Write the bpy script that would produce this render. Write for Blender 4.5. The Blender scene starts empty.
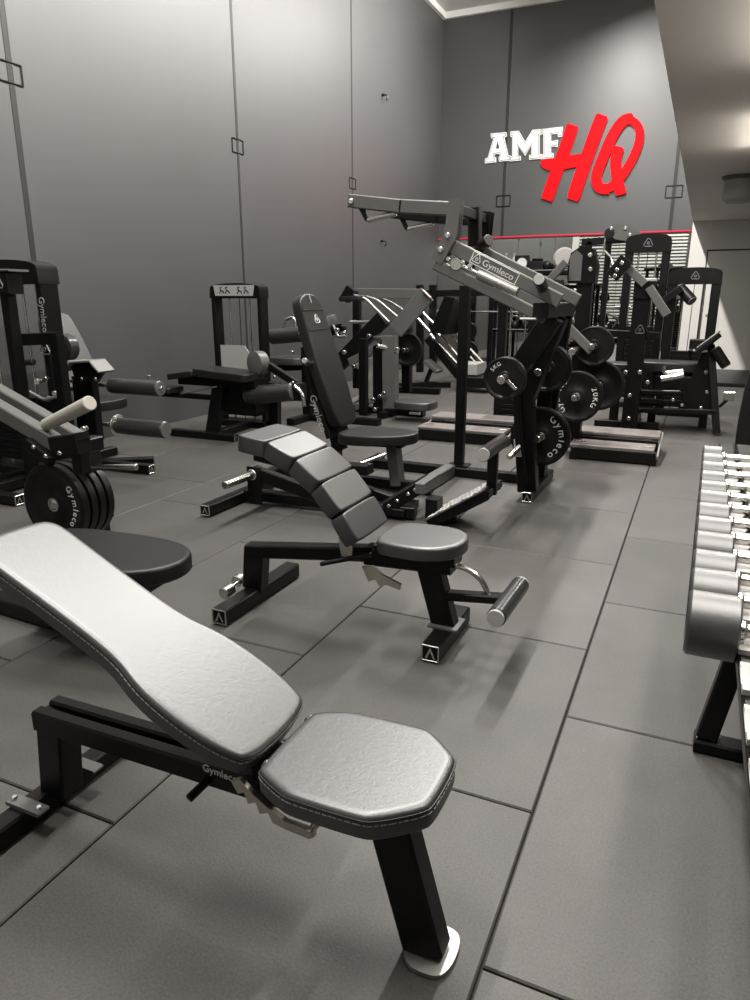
import bpy, bmesh, math, random
from mathutils import Vector as V, Matrix
random.seed(7)
R = math.radians
C = bpy.context.scene.collection
PI = math.pi

# ------------------------------------------------------------------ camera
FPX, YAW, PITCH, CAMH = 702.03, 0.425786, 0.280480, 1.33615
cy, sy, cp, sp = math.cos(YAW), math.sin(YAW), math.cos(PITCH), math.sin(PITCH)
FW = V((-sy*cp, cy*cp, -sp)); RT = V((cy, sy, 0)); UP = RT.cross(FW)
cam_d = bpy.data.cameras.new('camera'); cam = bpy.data.objects.new('camera', cam_d); C.objects.link(cam)
cam.matrix_world = Matrix(((RT.x, UP.x, -FW.x, 0), (RT.y, UP.y, -FW.y, 0), (RT.z, UP.z, -FW.z, CAMH), (0, 0, 0, 1)))
cam_d.sensor_fit = 'VERTICAL'; cam_d.sensor_height = 24; cam_d.lens = FPX/1000*24
cam_d.clip_start = 0.02
bpy.context.scene.camera = cam

# survey helpers: a sight line of the camera met with a plane at a known distance
def sight(px, py): return FW + RT*((px-375)/FPX) + UP*((500-py)/FPX)
def FL(px, py, z=0.0):
    d = sight(px, py); t = (z-CAMH)/d.z; return V((d.x*t, d.y*t, z))
def PY(px, py, y):
    d = sight(px, py); t = y/d.y; return V((d.x*t, y, CAMH+d.z*t))
def PX(px, py, x):
    d = sight(px, py); t = x/d.x; return V((x, d.y*t, CAMH+d.z*t))

# ------------------------------------------------------------------ materials
def node_mat(name, base, rough=.5, metal=0.0, spec=.5, noise=None, bump=None, vary=0.0, emit=None, coat=0.0):
    m = bpy.data.materials.new(name); m.use_nodes = True
    nt = m.node_tree; b = nt.nodes['Principled BSDF']
    b.inputs['Base Color'].default_value = (*base, 1); b.inputs['Roughness'].default_value = rough
    b.inputs['Metallic'].default_value = metal; b.inputs['Specular IOR Level'].default_value = spec
    if coat: b.inputs['Coat Weight'].default_value = coat; b.inputs['Coat Roughness'].default_value = .42
    if emit:
        b.inputs['Emission Color'].default_value = (*emit[0], 1); b.inputs['Emission Strength'].default_value = emit[1]
    tc = nt.nodes.new('ShaderNodeTexCoord')
    if vary:
        n = nt.nodes.new('ShaderNodeTexNoise'); n.inputs['Scale'].default_value = noise or 6; n.inputs['Detail'].default_value = 6
        nt.links.new(tc.outputs['Object'], n.inputs['Vector'])
        r = nt.nodes.new('ShaderNodeMapRange'); r.inputs['From Min'].default_value = .3; r.inputs['From Max'].default_value = .7
        r.inputs['To Min'].default_value = 1-vary; r.inputs['To Max'].default_value = 1+vary
        nt.links.new(n.outputs['Fac'], r.inputs['Value'])
        mx = nt.nodes.new('ShaderNodeVectorMath'); mx.operation = 'SCALE'; mx.inputs[0].default_value = base
        nt.links.new(r.outputs['Result'], mx.inputs['Scale']); nt.links.new(mx.outputs[0], b.inputs['Base Color'])
    if bump:
        n2 = nt.nodes.new('ShaderNodeTexNoise'); n2.inputs['Scale'].default_value = bump[0]; n2.inputs['Detail'].default_value = 5
        n2.inputs['Distortion'].default_value = bump[2] if len(bump) > 2 else 0
        nt.links.new(tc.outputs['Object'], n2.inputs['Vector'])
        bp = nt.nodes.new('ShaderNodeBump'); bp.inputs['Strength'].default_value = bump[1]; bp.inputs['Distance'].default_value = .004
        nt.links.new(n2.outputs['Fac'], bp.inputs['Height']); nt.links.new(bp.outputs['Normal'], b.inputs['Normal'])
    return m
M = {}
M['steel'] = node_mat('black_powder_coat', (.0035, .0035, .0037), .36, spec=.22, bump=(180, .06))
M['grey_steel'] = node_mat('graphite_powder_coat', (.09, .088, .085), .42, bump=(180, .06))
M['vinyl'] = node_mat('black_vinyl', (.008, .008, .008), .47, spec=1.0, coat=.25, bump=(55, .10, 1.2))
M['pale_vinyl'] = node_mat('worn_vinyl', (.014, .014, .0138), .43, spec=1.0, bump=(55, .14, 1.2), coat=.4)
M['pad'] = node_mat('smooth_vinyl', (.006, .006, .006), .42, spec=.4, bump=(60, .12, 1))
M['chrome'] = node_mat('satin_steel', (.62, .61, .58), .26, metal=1.0)
M['pale_grey'] = node_mat('pale_grey_paint', (.16, .158, .15), .45)
M['bone'] = node_mat('bone_grip', (.42, .40, .35), .45)
M['zinc'] = node_mat('zinc_plate', (.36, .355, .34), .5, metal=.8)
M['brass'] = node_mat('zinc_steel', (.52, .49, .42), .38, metal=.9)
M['rubber'] = node_mat('black_rubber', (.004, .004, .004), .4, spec=.3, bump=(120, .1))
M['foam'] = node_mat('grey_foam', (.022, .022, .022), .3)
M['silver'] = node_mat('grey_panel', (.33, .32, .31), .45)
M['white'] = node_mat('white_print', (.62, .62, .6), .6)
M['thread'] = node_mat('grey_thread', (.4, .4, .38), .7)
M['bolt'] = node_mat('bolt_steel', (.75, .74, .72), .2, metal=1.0)
M['plate_steel'] = node_mat('dark_cover', (.006, .006, .0065), .3)
M['wood'] = node_mat('pale_board', (.2, .17, .16), .5)
M['head'] = node_mat('worn_urethane', (.014, .014, .0135), .47, coat=.8, spec=1.0, vary=.3, noise=14, bump=(90, .15))

# ------------------------------------------------------------------ mesh builder
class MB:
    def __init__(s): s.bm = bmesh.new()
    def _face(s, vs):
        try: s.bm.faces.new(vs)
        except ValueError: pass
    def rings(s, rings, closed=True, caps=True, loop=False):
        vr = [[s.bm.verts.new(p) for p in r] for r in rings]
        n = len(vr[0]); pairs = list(zip(vr, vr[1:])) + ([(vr[-1], vr[0])] if loop else [])
        for a, b in pairs:
            for i in range(n if closed else n-1):
                s._face((a[i], a[(i+1) % n], b[(i+1) % n], b[i]))
        if caps and not loop:
            s._face(list(reversed(vr[0]))); s._face(vr[-1])
        return s
    def bar(s, p, q, w=.06, h=None, up=(0, 0, 1), ch=.006):
        """rectangular steel tube from p to q, width w sideways, h along up"""
        p, q = V(p), V(q); h = h or w; d = (q-p).normalized(); up = V(up)
        if abs(d.dot(up)) > .98: up = V((0, 1, 0)) if abs(d.y) < .9 else V((1, 0, 0))
        sd = d.cross(up).normalized(); u = sd.cross(d).normalized(); ch = min(ch, w*.3, h*.3)
        a, b = w/2, h/2
        pr = [(-a+ch, -b), (a-ch, -b), (a, -b+ch), (a, b-ch), (a-ch, b), (-a+ch, b), (-a, b-ch), (-a, -b+ch)]
        s.rings([[o + sd*x + u*y for x, y in pr] for o in (p, q)])
        return s
    def box(s, c, size, rz=0.0, ch=.005):
        c = V(c); m = Matrix.Rotation(rz, 3, 'Z'); ax = m @ V((1, 0, 0))
        return s.bar(c-ax*size[0]/2, c+ax*size[0]/2, size[1], size[2], ch=ch)
    def cyl(s, p, q, r, r2=None, seg=24, ch=None):
        p, q = V(p), V(q); d = (q-p); L = d.length; d.normalize(); r2 = r if r2 is None else r2
        ch = min(.004, r*.25, L*.3) if ch is None else min(ch, L*.45)
        return s.lathe(p, d, [(r-ch, 0), (r, ch), (r2, L-ch), (r2-ch, L)], seg)
    def lathe(s, o, ax, prof, seg=32, capped=True):
        o, ax = V(o), V(ax).normalized(); t = V((0, 0, 1)) if abs(ax.z) < .9 else V((1, 0, 0))
        a = ax.cross(t).normalized(); b = ax.cross(a)
        rr = [[o + ax*h + (a*math.cos(2*PI*i/seg) + b*math.sin(2*PI*i/seg))*r for i in range(seg)] for r, h in prof]
        return s.rings(rr, caps=capped, loop=not capped)
    def tube(s, pts, r, seg=12, loop=False, round_=0.0, flat=None):
        """round tube along points; round_ = corner radius"""
        pts = [V(p) for p in pts]
        if round_ and not loop:
            out = [pts[0]]
            for a, b, c in zip(pts, pts[1:], pts[2:]):
                k = min(round_, (a-b).length*.48, (c-b).length*.48)
                s0, s1 = b+(a-b).normalized()*k, b+(c-b).normalized()*k
                for i in range(7):
                    t = i/6; out.append(s0*(1-t)**2 + b*2*t*(1-t) + s1*t*t)
            out.append(pts[-1]); pts = out
        n = len(pts); rings = []; ref = None
        for i, p in enumerate(pts):
            if loop: d = (pts[(i+1) % n]-pts[i-1]).normalized()
            else: d = (pts[min(i+1, n-1)]-pts[max(i-1, 0)]).normalized()
            if ref is None: ref = V((0, 0, 1)) if abs(d.z) < .9 else V((1, 0, 0))
            a = d.cross(ref).normalized(); b = a.cross(d); ref = b
            rings.append([p + (a*math.cos(2*PI*k/seg) + b*math.sin(2*PI*k/seg))*r for k in range(seg)])
        return s.rings(rings, loop=loop)
    def prism(s, poly, o, u, v, t):
        """flat plate: 2D outline poly in axes u, v at o, thickness t along u x v"""
        o, u, v = V(o), V(u).normalized(), V(v).normalized(); n = u.cross(v).normalized()
        return s.rings([[o + u*x + v*y + n*k for x, y in poly] for k in (0, t)])
    def plate(s, pts, t, n=None):
        """steel plate from 3D corner points, thickness t along normal n"""
        pts = [V(p) for p in pts]
        n = V(n).normalized() if n is not None else (pts[1]-pts[0]).cross(pts[2]-pts[0]).normalized()
        return s.rings([[p + n*k for p in pts] for k in (-t/2, t/2)])
    def cushion(s, poly, o, u, v, t, r=.012, crown=0.0, sm=2):
        """upholstered pad: coarse outline in u, v (rounded sm times); back face at o, front face at o + n t"""
        o, u, v = V(o), V(u).normalized(), V(v).normalized(); n = u.cross(v).normalized()
        ar = sum(poly[i-1][0]*poly[i][1]-poly[i][0]*poly[i-1][1] for i in range(len(poly)))
        if ar < 0: poly = list(reversed(poly))
        def inset(d):
            out = []; N = len(poly)
            for i in range(N):
                p, a, b = V(poly[i]), V(poly[i-1]), V(poly[(i+1) % N])
                e1 = (p-a); e2 = (b-p)
                n1 = V((-e1.y, e1.x)).normalized(); n2 = V((-e2.y, e2.x)).normalized()
                m = (n1+n2); m = m.normalized() if m.length > 1e-6 else n1
                q = p + m*d/max(.6, m.dot(n1)); out.append((q.x, q.y))
            return smooth_poly(out, sm)
        lv = [(r*.5, 0), (0, r*.5), (0, t-r), (r*.12, t-r*.5), (r*.45, t-r*.14), (r, t), (r*1.5, t+crown)]
        rr = []
        for d, h in lv: rr.append([o + u*p[0] + v*p[1] + n*h for p in inset(d)])
        return s.rings(rr)
    def bolts(s, pts, n, r=.011, h=.008):
        for p in pts:
            p = V(p); s.lathe(p, n, [(r, 0), (r, h*.6), (r*.7, h)], 8)
        return s
    def build(s, name, mat, parent=None, smooth=40, origin=None):
        me = bpy.data.meshes.new(name)
        bmesh.ops.recalc_face_normals(s.bm, faces=s.bm.faces[:])
        off = None
        if parent is not None: off = parent.get('_o')
        loc = V(off) if off is not None else (V(origin) if origin is not None else None)
        if loc is not None: bmesh.ops.translate(s.bm, verts=s.bm.verts[:], vec=-loc)
        s.bm.to_mesh(me); s.bm.free()
        me.polygons.foreach_set('use_smooth', [True]*len(me.polygons)); me.set_sharp_from_angle(angle=R(smooth))
        ob = bpy.data.objects.new(name, me); C.objects.link(ob)
        me.materials.append(M[mat] if isinstance(mat, str) else mat)
        if parent is not None:
            ob.parent = parent
            if off is not None: ob['_o'] = list(off)
        elif origin is not None: ob.location = loc; ob['_o'] = list(loc)
        return ob

def bolts(parent, pts, n, r=.011, h=.008):
    for p in pts:
        d = MB(); d.lathe(p, n, [(r, 0), (r, h*.6), (r*.7, h)], 8); d.build('bolt', 'bolt', parent)
def one(name, mat, parent, *bars):
    """each bar of the list as a part of its own: (p, q, w, h[, up])"""
    for b in bars:
        d = MB(); d.bar(b[0], b[1], b[2], b[3], **({'up': b[4]} if len(b) > 4 else {})); d.build(name, mat, parent)
def tag(o, label, cat, group=None, kind=None):
    if label: o['label'] = label
    if cat: o['category'] = cat
    if group: o['group'] = group
    if kind: o['kind'] = kind
    return o
def thing(name, label, cat, loc, group=None):
    o = bpy.data.objects.new(name, None); C.objects.link(o); o.location = loc; o['_o'] = list(loc)
    o.empty_display_size = .1
    return tag(o, label, cat, group)
def struct(o): o['kind'] = 'structure'; return o
def copy_tree(o, parent=None):
    c = o.copy(); C.objects.link(c)
    if parent is not None: c.parent = parent
    for ch in list(o.children): copy_tree(ch, c)
    return c
def smooth_poly(pts, n=2):
    for _ in range(n):
        out = []
        for i in range(len(pts)):
            a, b = pts[i], pts[(i+1) % len(pts)]
            out += [(a[0]*.75+b[0]*.25, a[1]*.75+b[1]*.25), (a[0]*.25+b[0]*.75, a[1]*.25+b[1]*.75)]
        pts = out
    return pts
def crect(w, h, c=.02, cx=0, cy_=0):
    """rectangle with clipped corners, for cushions"""
    a, b = w/2, h/2
    return [(cx+x, cy_+y) for x, y in ((-a+c, -b), (a-c, -b), (a, -b+c), (a, b-c), (a-c, b), (-a+c, b), (-a, b-c), (-a, -b+c))]
def rrect(w, h, r, n=5, cx=0, cyy=0):
    o = []
    for sx, s_y, a0 in ((1, -1, -90), (1, 1, 0), (-1, 1, 90), (-1, -1, 180)):
        for i in range(n+1):
            a = R(a0 + 90*i/n); o.append((cx + sx*(w/2-r) + r*math.cos(a), cyy + s_y*(h/2-r) + r*math.sin(a)))
    return o
def text_mesh(name, body, o, u, v, size, mat, parent, depth=.002, xs=1.0, bold=0.0):
    """raised lettering: baseline centre at o, running along u, upright along v"""
    cu = bpy.data.curves.new(name, 'FONT'); cu.body = body; cu.size = size; cu.extrude = depth/2; cu.align_x = 'CENTER'; cu.offset = bold
    cu.resolution_u = 3
    t = bpy.data.objects.new(name, cu); C.objects.link(t); bpy.context.view_layer.update()
    me = bpy.data.meshes.new_from_object(t); C.objects.unlink(t); bpy.data.objects.remove(t)
    u, v = V(u).normalized(), V(v).normalized(); n = u.cross(v).normalized(); o = V(o)
    off = V(parent.get('_o')) if parent is not None and parent.get('_o') is not None else V((0, 0, 0))
    for vt in me.vertices:
        c = vt.co; vt.co = o + u*c.x*xs + v*c.y + n*(c.z+depth/2) - off
    me.materials.clear(); me.materials.append(M[mat])
    ob = bpy.data.objects.new(name, me); C.objects.link(ob)
    if parent is not None: ob.parent = parent; ob['_o'] = list(off)
    return ob
def ring_text(name, body, c, n, rad, size, a0, mat, parent, up=(0, 0, 1), depth=.002):
    """letters set round a disc of centre c, normal n, centred on angle a0 (degrees from the up direction, clockwise seen from n)"""
    n = V(n).normalized(); up = V(up); ux = up.cross(n).normalized(); uy = n.cross(ux)
    mbs = []
    adv = {'m': 1.28, 'l': .42, 'K': .86, 'G': .98, 'e': .80, 'c': .72, 'y': .74, 'o': .84}
    wd = [adv.get(x, .8)*size*.74/rad for x in body]; tot = sum(wd)
    bmx = bmesh.new()
    for i, chh in enumerate(body):
        a = R(a0) + sum(wd[:i]) + wd[i]/2 - tot/2
        rd = ux*math.sin(a) + uy*math.cos(a); tg = ux*math.cos(a) - uy*math.sin(a)
        if chh == ' ': continue
        tmp = text_mesh('tmp', chh, V(c)+rd*rad, tg, rd, size, mat, None, depth)
        bmx.from_mesh(tmp.data); C.objects.unlink(tmp); bpy.data.objects.remove(tmp)
    me = bpy.data.meshes.new(name)
    off = V(parent.get('_o')); bmesh.ops.translate(bmx, verts=bmx.verts[:], vec=-off); bmx.to_mesh(me); bmx.free()
    me.materials.append(M[mat]); ob = bpy.data.objects.new(name, me); C.objects.link(ob); ob.parent = parent; ob['_o'] = list(off)
    return ob
# ------------------------------------------------------------------ room
XL, XR, YF, YB, ZC = -5.29, 4.4, -1.6, 14.9, 6.65
XM, ZM = -.38, 2.67            # mezzanine edge and underside
M['wall'] = node_mat('charcoal_wall_paint', (.036, .036, .0365), .50, spec=1.0, vary=.06, noise=1.2, bump=(25, .05))
M['ceil'] = node_mat('pale_ceiling', (.55, .55, .53), .7)
M['soffit'] = node_mat('taupe_soffit', (.66, .62, .57), .65, vary=.05, noise=1.0)
M['whitewall'] = node_mat('white_wall_paint', (.74, .72, .68), .6)
M['seam'] = node_mat('panel_joint', (.012, .012, .012), .5)
M['seam_pale'] = node_mat('panel_joint_edge', (.07, .07, .07), .5)
M['mirror'] = node_mat('mirror_glass', (.72, .74, .71), .015, metal=1.0)
M['red_glow'] = node_mat('red_led', (.4, .008, .03), .6, emit=((1, .02, .07), .30))

def slab(name, a, b, mat):
    a, b = V(a), V(b); m = MB(); c = (a+b)/2; m.box(c, (abs(b.x-a.x), abs(b.y-a.y), abs(b.z-a.z)), ch=.0005)
    return struct(m.build(name, mat))
# rubber floor: one metre mats laid in staggered rows
fm = bpy.data.materials.new('rubber_floor'); fm.use_nodes = True; nt = fm.node_tree; b = nt.nodes['Principled BSDF']
tc = nt.nodes.new('ShaderNodeTexCoord'); g = nt.nodes.new('ShaderNodeNewGeometry')
n1 = nt.nodes.new('ShaderNodeTexNoise'); n1.inputs['Scale'].default_value = 2.2; n1.inputs['Detail'].default_value = 8; n1.inputs['Roughness'].default_value = .62
n2 = nt.nodes.new('ShaderNodeTexNoise'); n2.inputs['Scale'].default_value = 160; n2.inputs['Detail'].default_value = 3
for n in (n1, n2): nt.links.new(tc.outputs['Object'], n.inputs['Vector'])
def mr(src, a, b_, c, d):
    r = nt.nodes.new('ShaderNodeMapRange'); r.inputs['From Min'].default_value = a; r.inputs['From Max'].default_value = b_
    r.inputs['To Min'].default_value = c; r.inputs['To Max'].default_value = d; nt.links.new(src, r.inputs['Value']); return r.outputs['Result']
def mul(a, b_):
    m = nt.nodes.new('ShaderNodeMath'); m.operation = 'MULTIPLY'; nt.links.new(a, m.inputs[0]); nt.links.new(b_, m.inputs[1]); return m.outputs[0]
k = mul(mul(mr(n1.outputs['Fac'], .3, .7, .84, 1.16), mr(n2.outputs['Fac'], .3, .7, .8, 1.2)), mr(g.outputs['Random Per Island'], 0, 1, .88, 1.12))
vm = nt.nodes.new('ShaderNodeVectorMath'); vm.operation = 'SCALE'; vm.inputs[0].default_value = (.062, .0585, .0545)
nt.links.new(k, vm.inputs['Scale']); nt.links.new(vm.outputs[0], b.inputs['Base Color'])
b.inputs['Roughness'].default_value = .55; b.inputs['Specular IOR Level'].default_value = .35
bp = nt.nodes.new('ShaderNodeBump'); bp.inputs['Strength'].default_value = .25; bp.inputs['Distance'].default_value = .002
nt.links.new(n2.outputs['Fac'], bp.inputs['Height']); nt.links.new(bp.outputs['Normal'], b.inputs['Normal'])
M['floor'] = fm
m = MB(); g_ = .0028
for i in range(-6, 6):
    x0 = -.2676 + i; off = 0.1238 if i % 2 == 0 else .6238
    for j in range(-3, 16):
        y0 = off + j
        xa, xb, ya, yb = max(x0, XL)+g_, min(x0+1, XR)-g_, max(y0, YF)+g_, min(y0+1, YB)-g_
        if xb-xa < .05 or yb-ya < .05: continue
        c = .004
        m.rings([[(xa, ya, -.014), (xb, ya, -.014), (xb, yb, -.014), (xa, yb, -.014)],
                 [(xa, ya, -c), (xb, ya, -c), (xb, yb, -c), (xa, yb, -c)],
                 [(xa+c, ya+c, 0), (xb-c, ya+c, 0), (xb-c, yb-c, 0), (xa+c, yb-c, 0)]])
struct(m.build('floor', 'floor', smooth=20))
M['subfloor'] = node_mat('sub_floor', (.02, .02, .02), .8)
slab('floor_base', (XL-.2, YF-.2, -.2), (XR+.2, YB+.2, -.0141), 'subfloor')
slab('ceiling', (XL-.2, YF-.2, ZC), (XR+.2, YB+.2, ZC+.2), 'ceil')
slab('wall_left', (XL-.2, YF-.2, -.014), (XL, YB+.2, ZC), 'wall')
slab('wall_back', (XL, YB, -.014), (XM, YB+.2, ZC), 'wall')
slab('wall_back_upper', (XM, YB, ZM+.34), (XR+.2, YB+.2, ZC), 'wall')
slab('wall_back_white', (XM, YB, -.014), (XR+.2, YB+.2, ZM), 'whitewall')
slab('wall_right', (XR, YF-.2, -.014), (XR+.2, YB, ZC), 'whitewall')
slab('wall_front', (XL, YF-.2, -.014), (XR, YF, ZC), 'wall')
slab('ceiling_mezzanine', (XM, YF, ZM), (XR, YB+.2, ZM+.34), 'soffit')
# corner trim under the ceiling
M['cornice'] = node_mat('white_cornice', (.66, .66, .63), .5)
slab('trim_1', (XL, YF, ZC-.11), (XL+.07, YB, ZC), 'cornice')
slab('trim_2', (XL+.07, YB-.07, ZC-.11), (XR, YB, ZC), 'cornice')
# wall panel joints with lifting pockets
tn = 3
def joint_left(y, w, pale):
    global tn
    slab('trim_%d' % tn, (XL, y-w/2, 0), (XL+.004, y+w/2, ZC-.11), 'seam'); tn += 1
    slab('trim_%d' % tn, (XL, y+w/2, 0), (XL+.006, y+w/2+.012, ZC-.11), 'seam_pale'); tn += 1
    pm = MB(); h, d = .075, .11
    for (a, b_) in (((-d, -h), (d, -h)), ((d, -h), (d, h)), ((d, h), (-d, h)), ((-d, h), (-d, -h))):
        pm.bar((XL+.004, y+a[0], 3.07+a[1]), (XL+.004, y+b_[0], 3.07+b_[1]), .014, .016, up=(1, 0, 0))
    struct(pm.build('trim_%d' % tn, 'plate_steel')); tn += 1
for y, w in ((4.58, .05), (7.70, .035), (10.80, .03)): joint_left(y, w, True)
for x, zb in ((-3.93, 2.5), (-.76, 2.5)):
    slab('trim_%d' % tn, (x-.03, YB-.004, zb), (x+.03, YB, ZC-.11), 'seam'); tn += 1
    slab('trim_%d' % tn, (x+.03, YB-.006, zb), (x+.045, YB, ZC-.11), 'seam_pale'); tn += 1
    pm = MB(); h, d = .10, .14
    for (a, b_) in (((-d, -h), (d, -h)), ((d, -h), (d, h)), ((d, h), (-d, h)), ((-d, h), (-d, -h))):
        pm.bar((x+a[0], YB-.006, 3.2+a[1]), (x+b_[0], YB-.006, 3.2+b_[1]), .02, .02, up=(0, 1, 0))
    struct(pm.build('trim_%d' % tn, 'plate_steel')); tn += 1
# hooks / small fixings on the left wall
for nm, q in (('wall_hook', (382, 95)), ('wall_hook', (381, 241))):
    p = PX(q[0], q[1], XL); hk = MB(); hk.cyl(p, p+V((.05, 0, 0)), .022, seg=14); hk.tube([p+V((.045, 0, 0)), p+V((.09, 0, -.01)), p+V((.10, 0, -.06)), p+V((.07, 0, -.09))], .012)
    tag(hk.build(nm, 'plate_steel', origin=p), 'small dark hook high on the left wall near the corner' if q[1] < 100 else 'small dark hook on the left wall just below the machine handle', 'hook', 'hooks on the left wall')
# mirror wall
mir = thing('wall_mirror', 'long frameless wall mirror below the red light strip on the back wall', 'mirror', (-2.84, YB-.01, .1))
xs = [-5.285, -4.06, -2.84, -1.62, XM-.02]
for a, b_ in zip(xs, xs[1:]):
    mm = MB(); mm.box(((a+b_)/2, YB-.011, 1.29), (b_-a-.006, .02, 2.38), ch=.002); mm.build('mirror_panel', 'mirror', mir)
led = MB(); led.bar((XL+.01, YB-.03, 2.515), (XM-.01, YB-.03, 2.515), .026, .03)
tag(led.build('light_strip', 'red_glow', origin=(-2.84, YB-.03, 2.5)), 'thin glowing red light strip along the top of the wall mirror', 'light strip')
# white door under the mezzanine
dm = MB(); dm.box((.76, YB-.012, 1.08), (1.62, .024, 2.14), ch=.003); dob = struct(dm.build('door_1', 'whitewall', origin=(.76, YB-.02, 0)))
hm = MB(); hm.cyl((.05, YB-.024, 1.02), (.05, YB-.03, 1.02), .03); hm.tube([(.05, YB-.03, 1.02), (.05, YB-.075, 1.02), (.2, YB-.075, 1.02)], .012, round_=.02); hm.build('door_handle', 'chrome', dob)
tr = MB()
tr.bar((-.075, YB-.008, 0), (-.075, YB-.008, 2.17), .02, .016, up=(0, 1, 0)); tr.bar((-.075, YB-.008, 2.17), (1.6, YB-.008, 2.17), .02, .016, up=(0, 1, 0))
struct(tr.build('trim_%d' % tn, 'seam')); tn += 1
rm = MB(); rm.box((.9, 13.5, .03), (2.3, 2.4, .06), ch=.01)
tag(rm.build('floor_mat', 'rubber', origin=(.9, 13.5, 0)), 'thick black rubber mat on the floor before the white door', 'mat')
# mezzanine lights
p = FL(741, 176, ZM)+V((0, 0, .006)); dl = thing('surface_light', 'round grey ceiling light under the mezzanine', 'ceiling light', p)
d = MB(); d.lathe(p, (0, 0, -1), [(.2, 0), (.2, .02), (.17, .05)], 32); d.build('base_ring', 'grey_steel', dl)
M['dim_lens'] = node_mat('dim_lens', (.3, .29, .28), .5)
d = MB(); d.lathe(p+V((0, 0, -.05)), (0, 0, -1), [(.165, 0), (.165, .2), (.12, .24)], 32); d.build('diffuser', 'dim_lens', dl)
M['lens'] = node_mat('light_lens', (.9, .9, .88), .4, emit=((1, .95, .87), 17.0))
for i, y in enumerate((1.7, 4.45, 7.2)):
    p = V((.255, y, ZM+.006)); fl = thing('batten_light', ['linear light under the mezzanine above the near end of the dumbbell rack', 'linear light under the mezzanine above the far end of the dumbbell rack', 'black framed linear light glowing under the mezzanine at the right edge'][i], 'ceiling light', p, 'batten lights under the mezzanine')
    d = MB(); d.box(p+V((.1, 0, -.025)), (.22, 1.5, .05), ch=.01); d.build('housing', 'steel', fl)
    d = MB(); d.box(p+V((.1, 0, -.085)), (.15, 1.42, .07), ch=.02); d.build('diffuser', 'lens', fl)
# roller shutter behind the camera, seen in the mirror
rs = thing('roller_shutter', 'pale slatted roller shutter reflected in the wall mirror', 'roller shutter', (-2.95, YF, 0))
M['slat'] = node_mat('pale_slat', (.7, .7, .67), .5)
d = MB(); d.box((-2.95, YF+.02, 2.0), (4.1, .03, 4.0), ch=.002); d.build('backing', 'plate_steel', rs)
d = MB()
for i in range(32): d.bar((-5.0, YF+.045, .08+i*.124), (-.9, YF+.045, .08+i*.124), .062, .02, up=(0, 1, 0))
d.build('slats', 'slat', rs)
d = MB(); d.box((-5.14, YF+.05, 2.1), (.26, .1, 4.2), ch=.01); struct(d.build('trim_%d' % tn, 'slat')); tn += 1

# ------------------------------------------------------------------ light
def area(name, loc, sx, sy_, power, col=(1, .97, .93), rot=(0, 0, 0), spread=180):
    l = bpy.data.lights.new(name, 'AREA'); l.shape = 'RECTANGLE'; l.size = sx; l.size_y = sy_; l.energy = power; l.color = col; l.spread = R(spread)
    o = bpy.data.objects.new(name, l); C.objects.link(o); o.location = loc; o.rotation_euler = rot; return o
for y in (0.6, 3.6, 6.6, 9.6, 12.4):
    fx = thing('pendant_light', 'long white pendant strip light hung over the gym floor', 'ceiling light', (-2.0, y, 6.2), 'pendant strip lights')
    d = MB(); d.box((-2.0, y, 6.23), (.14, 1.6, .06)); d.build('housing', 'cornice', fx)
    for s_ in (-1, 1):
        d = MB(); d.tube([(-2.0, y+s_*.6, 6.25), (-2.0, y+s_*.6, ZC)], .006, 8); d.build('hanger', 'chrome', fx)
    area('pendant_lamp', (-2.06, y, 6.18), .16, 1.5, 190, rot=(0, R(72), 0), spread=115); area('pendant_lamp', (-1.94, y, 6.18), .16, 1.5, 300, rot=(0, R(-14), 0), spread=178)
for y in (1.7, 4.45, 7.2): area('batten_lamp', (.355, y, ZM-.13), .17, 1.35, 28, col=(1, .95, .88))
w = bpy.data.worlds.new('world'); bpy.context.scene.world = w; w.use_nodes = True
w.node_tree.nodes['Background'].inputs[0].default_value = (.05, .05, .05, 1)
vs = bpy.context.scene.view_settings
vs.view_transform = 'Standard'; vs.look = 'None'; vs.gamma = 1; vs.use_curve_mapping = False; vs.exposure = 0.0
# ------------------------------------------------------------------ shared gym parts
def weight_plate(c, ax, r, t, label, group=None, words=None, size=None, bore=True, kg=None, tr=.72, wa=90, ka=None):
    """cast rubber weight plate: rim, recessed web, hub, steel bush; c = centre of the near face, ax = direction away from the near face"""
    c, ax = V(c), V(ax).normalized()
    o = thing('weight_plate', label, 'weight plate', c, group)
    d = MB(); h = t
    d.lathe(c, ax, [(.027, h*.12), (r*.30, h*.12), (r*.34, h*.24), (r*.80, h*.24), (r*.86, h*.04), (r*.95, 0), (r, h*.12), (r, h*.88), (r*.95, h), (r*.86, h*.96), (r*.80, h*.76), (r*.34, h*.76), (r*.30, h*.88), (.027, h*.88)], 56, capped=False)
    d.build('disc', 'rubber', o)
    b = MB(); b.lathe(c, ax, [(.0265, h*.06), (r*.17, h*.06), (r*.17, h*.14), (r*.17, h*.86), (.0265, h*.94)], 32, capped=False); b.build('hub', 'chrome', o)
    if words:
        ring_text('lettering', words, c+ax*(h*.24), -ax, r*tr-size*.35, size, wa, 'white', o)
    if kg: ring_text('lettering', kg, c+ax*(h*.24), -ax, r*tr-size*.35, size, ka if ka is not None else -40, 'white', o)
    return o
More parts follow.
